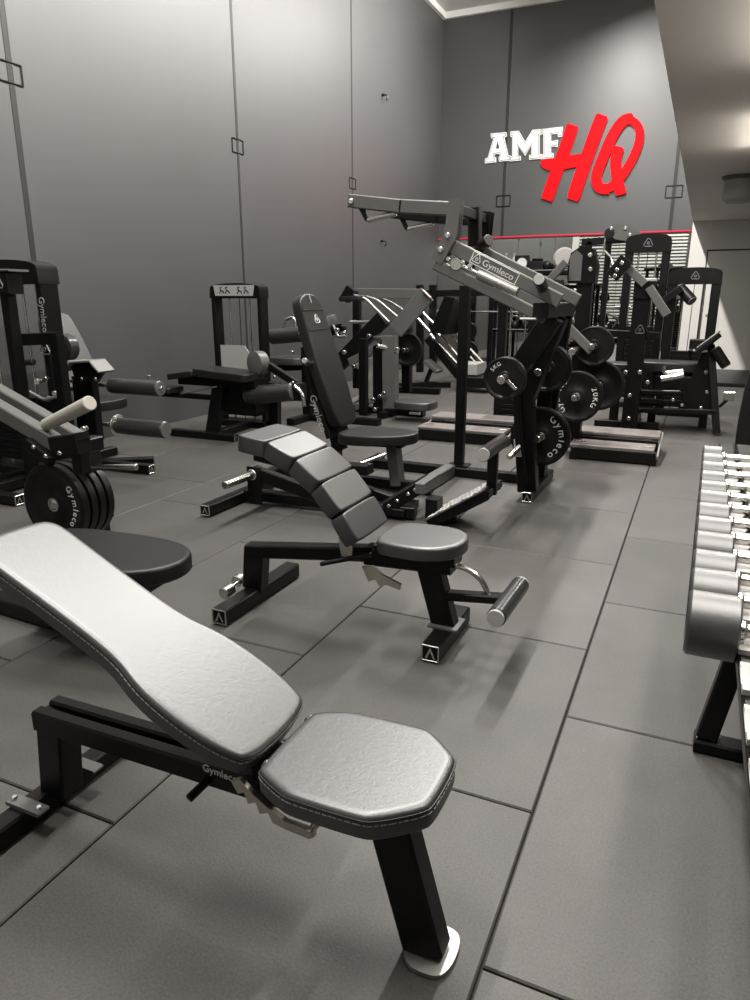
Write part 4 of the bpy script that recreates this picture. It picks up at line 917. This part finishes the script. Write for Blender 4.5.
d = MB(); d.cyl(q(690, 350, 8.6), q(690, 392, 8.6), .02); d.cyl(q(689, 351, 8.55), q(693, 351, 8.55), .03); d.build('pull_pin', 'steel', sl)
# ------------------------------------------------------------------ chest press with a wide tilted beam
cpm = thing('chest_press_machine', 'black plate loaded chest press with a wide tilted grey beam and steel grips', 'gym machine', (-3.2, 7.9, 0))
Ye = 7.9; q = lambda x, y, Y=Ye: PY(x, y, Y)
d = MB(); d.bar(q(396, 331), q(427, 294), .05, .20, up=(0, 0, 1)); d.build('tilted_beam', 'grey_steel', cpm)
d = MB(); d.bar(q(423.5, 290.5, 7.86), q(431, 298, 7.86), .06, .02); d.build('beam_cap', 'chrome', cpm)
def post(px, pt, pb, Y, w, dp, name='upright', mat='steel', lean=0, root=None):
    a_, b_ = PY(px, pb, Y), PY(px+lean, pt, Y); d = MB(); d.bar((a_.x, Y, max(.02, a_.z)), b_, w, dp, up=(0, 1, 0)); return d.build(name, mat, root)
post(391, 336, 415, 7.6, .17, .10, root=cpm, lean=-1, mat='grey_steel'); post(379, 346, 412, 7.7, .12, .10, root=cpm)
d = MB(); d.cyl(q(377, 346, 7.5), q(390, 348, 7.6), .028, seg=16); d.build('grip', 'chrome', cpm)
d = MB(); d.cushion(crect(.20, .24, .04), q(383, 341, 7.7), (1, 0, 0), (0, 1, 0), .06, .014); d.build('elbow_pad', 'pale_vinyl', cpm)
d = MB(); d.bar(q(350, 362, 7.75), q(386, 344, 7.75), .06, .09); d.build('lever_arm', 'grey_steel', cpm)
d = MB(); d.bar(q(338, 365, 7.9), q(384, 318, 7.9), .12, .18); d.build('back_beam', 'steel', cpm)
d = MB(); d.cushion(crect(.46, .40, .07), q(416, 408, 7.4), (1, 0, 0), (0, 1, 0), .085, .016); d.build('seat', 'pale_vinyl', cpm)
p = q(416, 409, 7.4); d = MB(); d.bar((p.x-.05, 7.4, p.z-.03), (p.x-.4, 7.5, p.z-.06), .10, .06); d.build('seat_frame', 'steel', cpm)
d = MB(); d.box(q(415, 413, 7.3), (.12, .05, .035)); d.build('seat_tab', 'chrome', cpm)
d = MB(); d.plate([q(352, 360, 7.9), q(374, 357, 7.9), q(374, 385, 7.9), q(362, 373, 7.9)], .04, (0, 1, 0)); d.build('side_shield', 'silver', cpm)
for (x, y) in ((360, 398), (364, 405)): d = MB(); d.bar(q(x-6, y+3, 7.5), q(x+7, y-4, 7.5), .16, .05); d.build('pedal', 'silver' if y < 400 else 'grey_steel', cpm)
for x, y in ((374, 399), (381, 396), (385, 393), (376, 409), (397, 352), (370, 336), (355, 366), (362, 342), (398, 349)): d = MB(); p = q(x, y, 7.5); d.cyl(p, p+V((0, -.05, 0)), .024, seg=12); d.build('knob', 'chrome', cpm)
# grips: bent chrome handles over the top
for k in (0, 1, 2):
    d = MB(); d.tube([q(354+k*12, 295+k*1.5, 7.9+k*.25), q(365+k*12, 298+k*1.5, 7.9+k*.25), q(389+k*10, 322-k*4, 7.9+k*.25)], .015, 10, round_=.08); d.build('bent_handle', 'zinc', cpm)
d = MB(); d.bar(q(352, 293, 8.3), q(420, 294, 8.3), .09, .12); d.build('top_beam', 'grey_steel', cpm)
post(357, 292, 388, 8.3, .09, .09, root=cpm); post(407, 320, 392, 8.3, .11, .11, root=cpm)
d = MB(); d.cyl(q(350, 322, 8.2), q(378, 322, 8.2), .022, seg=14); d.build('cross_rod', 'chrome', cpm)
d = MB(); d.bar(q(345, 300, 7.9), q(352, 288, 7.9), .10, .12); d.build('arm_pivot', 'steel', cpm)
d = MB(); d.cushion(crect(.34, .22, .05), q(353, 301, 7.95), (1, 0, .05), (0, 1, 0), .06, .015); d.build('arm_pad', 'pad', cpm)
d = MB(); d.bar((PY(379, 412, 7.7).x-.6, 7.7, .04), (PY(391, 412, 7.6).x+.4, 7.65, .04), .09, .07); d.build('base_bar', 'steel', cpm)
d = MB(); d.bar((PY(391, 412, 7.6).x, 7.3, .04), (PY(391, 412, 7.6).x, 8.5, .04), .09, .07); d.build('foot_bar', 'steel', cpm)
pl = q(405, 350, 8.1)
d = MB(); d.cyl(pl+V((0, -.05, 0)), pl+V((0, .35, 0)), .025, seg=14); d.build('weight_horn', 'chrome', cpm)
weight_plate(pl+V((0, .05, 0)), (0, 1, 0), .20, .05, 'black plate hung behind the wide tilted grey beam')

# ------------------------------------------------------------------ leg press with chrome guide rods
lg = thing('leg_press_machine', 'leg press with slanting chrome guide rods near the mirror, behind the slim rear post', 'gym machine', (-3.2, 10.5, 0))
Yg = 10.4; q = lambda x, y, Y=Yg: PY(x, y, Y)
for k, (a_, b_) in enumerate((((430, 334), (472, 380)), ((436, 331), (476, 376)), ((446, 330), (482, 370)), ((412, 312), (430, 332)), ((418, 308), (440, 330)), ((452, 330), (486, 366)))):
    d = MB(); yy = Yg+(k % 3)*.22; d.cyl(q(*a_, yy), q(*b_, yy), .026, seg=14); d.build('guide_rod', 'chrome', lg)
d = MB(); d.bar(q(428, 338), q(466, 384), .10, .12); d.build('sled_rail', 'steel', lg)
d = MB(); d.box(q(472, 368), (.30, .5, .16)); d.build('sled_block', 'silver', lg)
d = MB(); d.box(q(478, 381, 10.2), (.44, .5, .14)); d.build('sled_seat', 'steel', lg)
d = MB(); d.plate([q(438, 330), q(452, 296), q(462, 298), q(452, 334)], .7, (0, 1, 0)); d.build('foot_panel', 'steel', lg)
for x in (433, 467, 420): post(x, 285 if x != 467 else 300, 372, 10.8, .10, .10, root=lg)
one('floor_rail', 'steel', lg, (FL(392, 385, .05), FL(450, 384, .05), .10, .08), (FL(392, 389, .05), FL(440, 391, .05), .10, .08))
p = FL(425, 384, .05); d = MB(); d.bar(p, p+V((.12, 0, .28)), .06, .06); d.build('step_arm', 'steel', lg)
d = MB(); d.bar(p+V((.02, 0, .36)), p+V((.24, 0, .20)), .28, .05); d.build('step_pad', 'grey_steel', lg)
for k, (x, y) in enumerate(((520, 345), (508, 330), (455, 350))):
    p = q(x, y, 11.0)
d = MB(); d.bar(q(418, 294, 10.8), q(500, 292, 10.8), .08, .10); d.build('top_beam', 'steel', lg)
# ------------------------------------------------------------------ power rack in front of the mirror
pr = thing('power_rack', 'black power rack with pale plates and bars, in front of the mirror behind the press', 'rack', (-2.7, 11.8, 0))
for x, yy in ((-3.45, 11.5), (-2.25, 11.5), (-3.45, 12.6), (-2.25, 12.6)):
    d = MB(); d.bar((x, yy, .02), (x, yy, 1.62), .08, .08, up=(0, 1, 0)); d.build('upright', 'steel', pr)
for z in (1.58, .10):
    for yy in (11.5, 12.6): d = MB(); d.bar((-3.45, yy, z), (-2.25, yy, z), .07, .08); d.build('cross_bar', 'steel', pr)
    for x in (-3.45, -2.25): d = MB(); d.bar((x, 11.5, z), (x, 12.6, z), .07, .08); d.build('side_bar', 'steel', pr)
for z in (.50, .82, 1.34):
    d = MB(); d.cyl((-3.45, 11.45, z), (-3.45, 11.2, z), .026, seg=12); d.build('storage_horn', 'chrome', pr)
    d = MB(); d.cyl((-2.25, 11.45, z), (-2.25, 11.2, z), .026, seg=12); d.build('storage_horn', 'chrome', pr)
d = MB(); d.cyl((-3.9, 11.4, 1.12), (-1.9, 11.4, 1.12), .014, seg=12); d.cyl((-4.1, 11.4, 1.12), (-3.72, 11.4, 1.12), .025, seg=14); d.cyl((-1.98, 11.4, 1.12), (-1.62, 11.4, 1.12), .025, seg=14)
tag(d.build('barbell', 'chrome', origin=(-2.85, 11.4, 1.12)), 'steel barbell racked at chest height in front of the mirror', 'barbell')
for z in (.95,):
    pass
one('cradle', 'steel', pr, ((-3.45, 11.36, 1.085), (-3.45, 11.46, 1.085), .05, .03), ((-2.25, 11.36, 1.085), (-2.25, 11.46, 1.085), .05, .03))
for i, (x, z, r) in enumerate(((-3.45, .50, .17), (-3.45, .82, .14), (-3.45, 1.34, .11), (-2.25, .50, .17), (-2.25, .82, .14), (-2.25, 1.34, .12))):
    nm = ['lowest plate on the left post of the rack before the mirror', 'middle plate on the left post of the rack before the mirror', 'top plate on the left post of the rack before the mirror', 'lowest plate on the right post of the rack before the mirror', 'middle plate on the right post of the rack before the mirror', 'top plate on the right post of the rack before the mirror'][i]
    weight_plate((x, 11.26, z), (0, 1, 0), r, .05, nm, 'plates on the rack before the mirror')
# ------------------------------------------------------------------ storage shelf against the mirror with balls, boxes and rolls
sf = thing('storage_shelf', 'long black storage shelf before the mirror, small gear along its top', 'shelf', (-3.0, 14.3, 0))
xa, xb = PY(497, 280, 14.2).x, PY(585, 280, 14.2).x; zt = PY(540, 272, 14.2).z
for z in (zt, zt-.55, zt-1.1):
    d = MB(); d.bar((xa, 14.3, z), (xb, 14.3, z), .5, .05); d.build('shelf_board', 'steel', sf)
    d = MB(); d.bar((xa, 14.06, z+.028), (xb, 14.06, z+.028), .03, .01); d.build('shelf_lip', 'silver', sf)
for x in (xa+.03, xb-.03):
    for y in (14.08, 14.52): d = MB(); d.bar((x, y, .0), (x, y, zt), .06, .06, up=(0, 1, 0)); d.build('post', 'steel', sf)
def on_shelf(px): return PY(px, 270, 14.25).x
zs = zt+.026
x = on_shelf(523); t = thing('speaker_box', 'small dark speaker box with a pale round cone on the shelf', 'speaker', (x, 14.25, zs))
d = MB(); d.box((x, 14.25, zs+.14), (.28, .24, .28)); d.build('cabinet', 'plate_steel', t); d = MB(); d.lathe((x, 14.13, zs+.14), (0, -1, 0), [(.09, 0), (.095, .012), (.05, .006)], 24); d.build('cone', 'white', t)
x = on_shelf(537); d = MB(); d.box((x, 14.25, zs+.085), (.22, .26, .17), ch=.02); tag(d.build('storage_box', 'rubber', origin=(x, 14.25, zs)), 'low black storage box beside the small speaker on the shelf', 'box')
x = on_shelf(563); d = MB(); d.lathe((x, 14.3, zs+.21), (0.35, -1, 0), [(.18, -.05), (.21, 0), (.18, .05), (.08, .055)], 40); tag(d.build('round_disc', 'silver', origin=(x, 14.3, zs)), 'pale round disc standing on edge on the shelf before the mirror', 'disc')
for i, (px, r, m_) in enumerate(((548, .09, 'rubber'), (577, .10, 'rubber'))):
    x = on_shelf(px); t = thing('medicine_ball', ['dark medicine ball left of the pale disc', 'smaller dark medicine ball right of the pale disc'][i], 'ball', (x, 14.14, zs), 'medicine balls on the shelf')
    d = MB(); d.lathe((x, 14.15, zs), (0, 0, 1), [(r*math.sin(PI*k/14)+.0005, r-r*math.cos(PI*k/14)) for k in range(15)], 28); d.build('ball', m_, t)
for i, px in enumerate((506, 514)):
    x = on_shelf(px); t = thing('spray_bottle', ['pale bottle at the left end of the shelf', 'pale bottle next to the small speaker on the shelf'][i], 'bottle', (x, 14.2, zs), 'bottles on the shelf')
    d = MB(); d.lathe((x, 14.2, zs), (0, 0, 1), [(.05, 0), (.052, .02), (.052, .2), (.02, .25), (.02, .29), (.028, .30), (.028, .33)], 20); d.build('bottle_body', 'silver', t)
for lv, (z, n) in enumerate(((zt-.524, 7), (zt-1.074, 7))):
    for i in range(n):
        x = xa+.18+i*(xb-xa-.36)/(n-1); r = .10-.006*i
        t = thing('kettlebell', 'black kettlebell on the %s board of the storage shelf' % ('middle' if lv == 0 else 'bottom'), 'kettlebell', (x, 14.2, z), 'kettlebells on the %s board of the storage shelf' % ('middle' if lv == 0 else 'bottom'))
        d = MB(); d.lathe((x, 14.2, z), (0, 0, 1), [(r*.6, 0)]+[(r*math.sin(PI*(.2+.8*k/12)), r*.82-r*math.cos(PI*(.2+.8*k/12))) for k in range(12)], 24); d.build('bell', 'rubber', t)
        d = MB(); hz = z+r*1.7; d.tube([(x-r*.6, 14.2, hz-.02), (x-r*.75, 14.2, hz+.05), (x-r*.4, 14.2, hz+.10), (x+r*.4, 14.2, hz+.10), (x+r*.75, 14.2, hz+.05), (x+r*.6, 14.2, hz-.02)], .016, 10, round_=.04); d.build('handle', 'chrome', t)

# ------------------------------------------------------------------ narrow weight tower behind the tall press
nt_ = thing('weight_tower', 'narrow black weight tower with steel guide rods standing behind the tall press', 'gym machine', (-1.5, 6.9, 0))
a_, b_ = PY(495, 400, 7.25), PY(533, 400, 7.25)
tower(nt_, ((a_.x+b_.x)/2, 7.25, 0), (1, 0, 0), b_.x-a_.x, 1.36, sh=.12, post=(.10, .085), stack_top=.75)
d = MB(); d.bar((a_.x, 7.3, .05), (b_.x, 7.3, .05), .08, .07); d.build('base_bar', 'steel', nt_)
# ------------------------------------------------------------------ lettered sign on the back wall
M['sign_red'] = node_mat('sign_red', (.85, .004, .008), .75, spec=.12)
M['sign_white'] = node_mat('sign_white', (.80, .80, .79), .5)
M['sign_dark'] = node_mat('sign_inline', (.05, .05, .052), .5)
sg = thing('wall_sign', 'large sign of white block letters and red brush letters high on the back wall', 'sign', PY(560, 160, YB-.02))
def inset2(poly, d):
    ar = sum(poly[i-1][0]*poly[i][1]-poly[i][0]*poly[i-1][1] for i in range(len(poly)))
    if ar < 0: poly = list(reversed(poly))
    out = []; N = len(poly)
    for i in range(N):
        p, a, b_ = V(poly[i]), V(poly[i-1]), V(poly[(i+1) % N]); e1, e2 = (p-a), (b_-p)
        n1 = V((-e1.y, e1.x)).normalized(); n2 = V((-e2.y, e2.x)).normalized(); m_ = (n1+n2).normalized()
        q = p+m_*d/max(.5, m_.dot(n1)); out.append((q.x, q.y))
    return out
def slab_letter(poly, tf, y0, t, mat, parent, name):
    f = [PY(*tf(p), YB) for p in poly]; d = MB()
    d.rings([[V((p.x, y, p.z)) for p in f] for y in (y0, y0-t)]); return d.build(name, mat, parent)
tfa = lambda p: (475+p[0]*.13333, 120+p[1]*.13333)
LA = [(120, 103), (238, 93), (240, 125), (222, 132), (252, 268), (270, 268), (272, 305), (182, 314), (180, 278), (190, 275), (186, 255), (150, 258), (146, 280), (160, 282), (160, 318), (76, 327), (78, 290), (98, 285), (140, 140), (122, 138)]
LM = [(268, 88), (330, 83), (378, 165), (432, 76), (500, 70), (500, 110), (486, 114), (486, 255), (500, 258), (498, 292), (408, 300), (408, 264), (424, 262), (424, 190), (378, 270), (325, 195), (325, 270), (345, 272), (345, 305), (262, 312), (262, 276), (280, 272), (280, 128), (268, 126)]
LF = [(508, 70), (660, 52), (655, 125), (625, 130), (622, 105), (572, 110), (572, 160), (600, 156), (625, 150), (620, 206), (598, 200), (572, 204), (572, 248), (592, 250), (590, 285), (497, 297), (497, 262), (515, 258), (515, 110), (508, 108)]
for poly in (LA, LM, LF):
    l = slab_letter(poly, tfa, YB-.004, .022, 'sign_white', sg, 'block_letter')
    slab_letter(inset2(poly, 6), tfa, YB-.0262, .003, 'sign_dark', l, 'inline'); slab_letter(inset2(poly, 9.5), tfa, YB-.0292, .006, 'sign_white', l, 'letter_face')
    if poly is LA: slab_letter([(172, 160), (188, 215), (160, 218)], tfa, YB-.0352, .002, 'sign_dark', l, 'counter')
tfb = lambda p: (475+p[0]*.24, 100+p[1]*.24)
def stroke(d, pts, ws, y0, t):
    n = len(pts); L, R_ = [], []
    for i, p in enumerate(pts):
        a, b_ = V(pts[max(i-1, 0)]), V(pts[min(i+1, n-1)]); dr_ = (b_-a).normalized(); nn = V((-dr_.y, dr_.x)); w = ws[i] if isinstance(ws, (list, tuple)) else ws
        L.append(V(p)+nn*w/2); R_.append(V(p)-nn*w/2)
    rr = []
    for a, b_ in zip(L, R_):
        pa, pb = PY(*tfb(a), YB), PY(*tfb(b_), YB)
        rr.append([V((pa.x, y0, pa.z)), V((pa.x, y0-t, pa.z)), V((pb.x, y0-t, pb.z)), V((pb.x, y0, pb.z))])
    d.rings(rr)
def curve(pts, n=5):
    out = []
    for i in range(len(pts)-1):
        p0, p1, p2, p3 = (V(pts[max(i-1, 0)]), V(pts[i]), V(pts[i+1]), V(pts[min(i+2, len(pts)-1)]))
        for k in range(n):
            t = k/n; out.append(.5*((2*p1)+(p2-p0)*t+(2*p0-5*p1+4*p2-p3)*t*t+(3*p1-p0-3*p2+p3)*t**3))
    out.append(V(pts[-1])); return [(p.x, p.y) for p in out]
d = MB()
c = curve([(409, 106), (385, 180), (345, 290), (300, 418)]); stroke(d, c, [44]+[50]*(len(c)-2)+[46], YB-.004, .05)
c = curve([(533, 64), (500, 150), (450, 290), (408, 418)]); stroke(d, c, [40]+[54]*(len(c)-2)+[44], YB-.004, .046)
c = curve([(275, 262), (330, 272), (400, 258), (475, 246)]); stroke(d, c, [10, 26, 36, 44]+[52]*(len(c)-4), YB-.004, .042)
d.build('brush_letter', 'sign_red', sg)
d = MB()
c = curve([(662, 78), (618, 90), (575, 150), (535, 240), (507, 320), (520, 366), (560, 372)]); stroke(d, c, [24]+[44]*(len(c)-1), YB-.004, .052)
c = curve([(600, 100), (648, 86), (684, 120), (683, 180), (655, 250), (610, 322), (555, 374)]); stroke(d, c, [30]+[36]*(len(c)-2)+[30], YB-.004, .046)
c = curve([(600, 196), (588, 250), (592, 320), (610, 396)]); stroke(d, c, [34]+[46]*(len(c)-2)+[40], YB-.004, .058)
d.build('brush_letter', 'sign_red', sg)
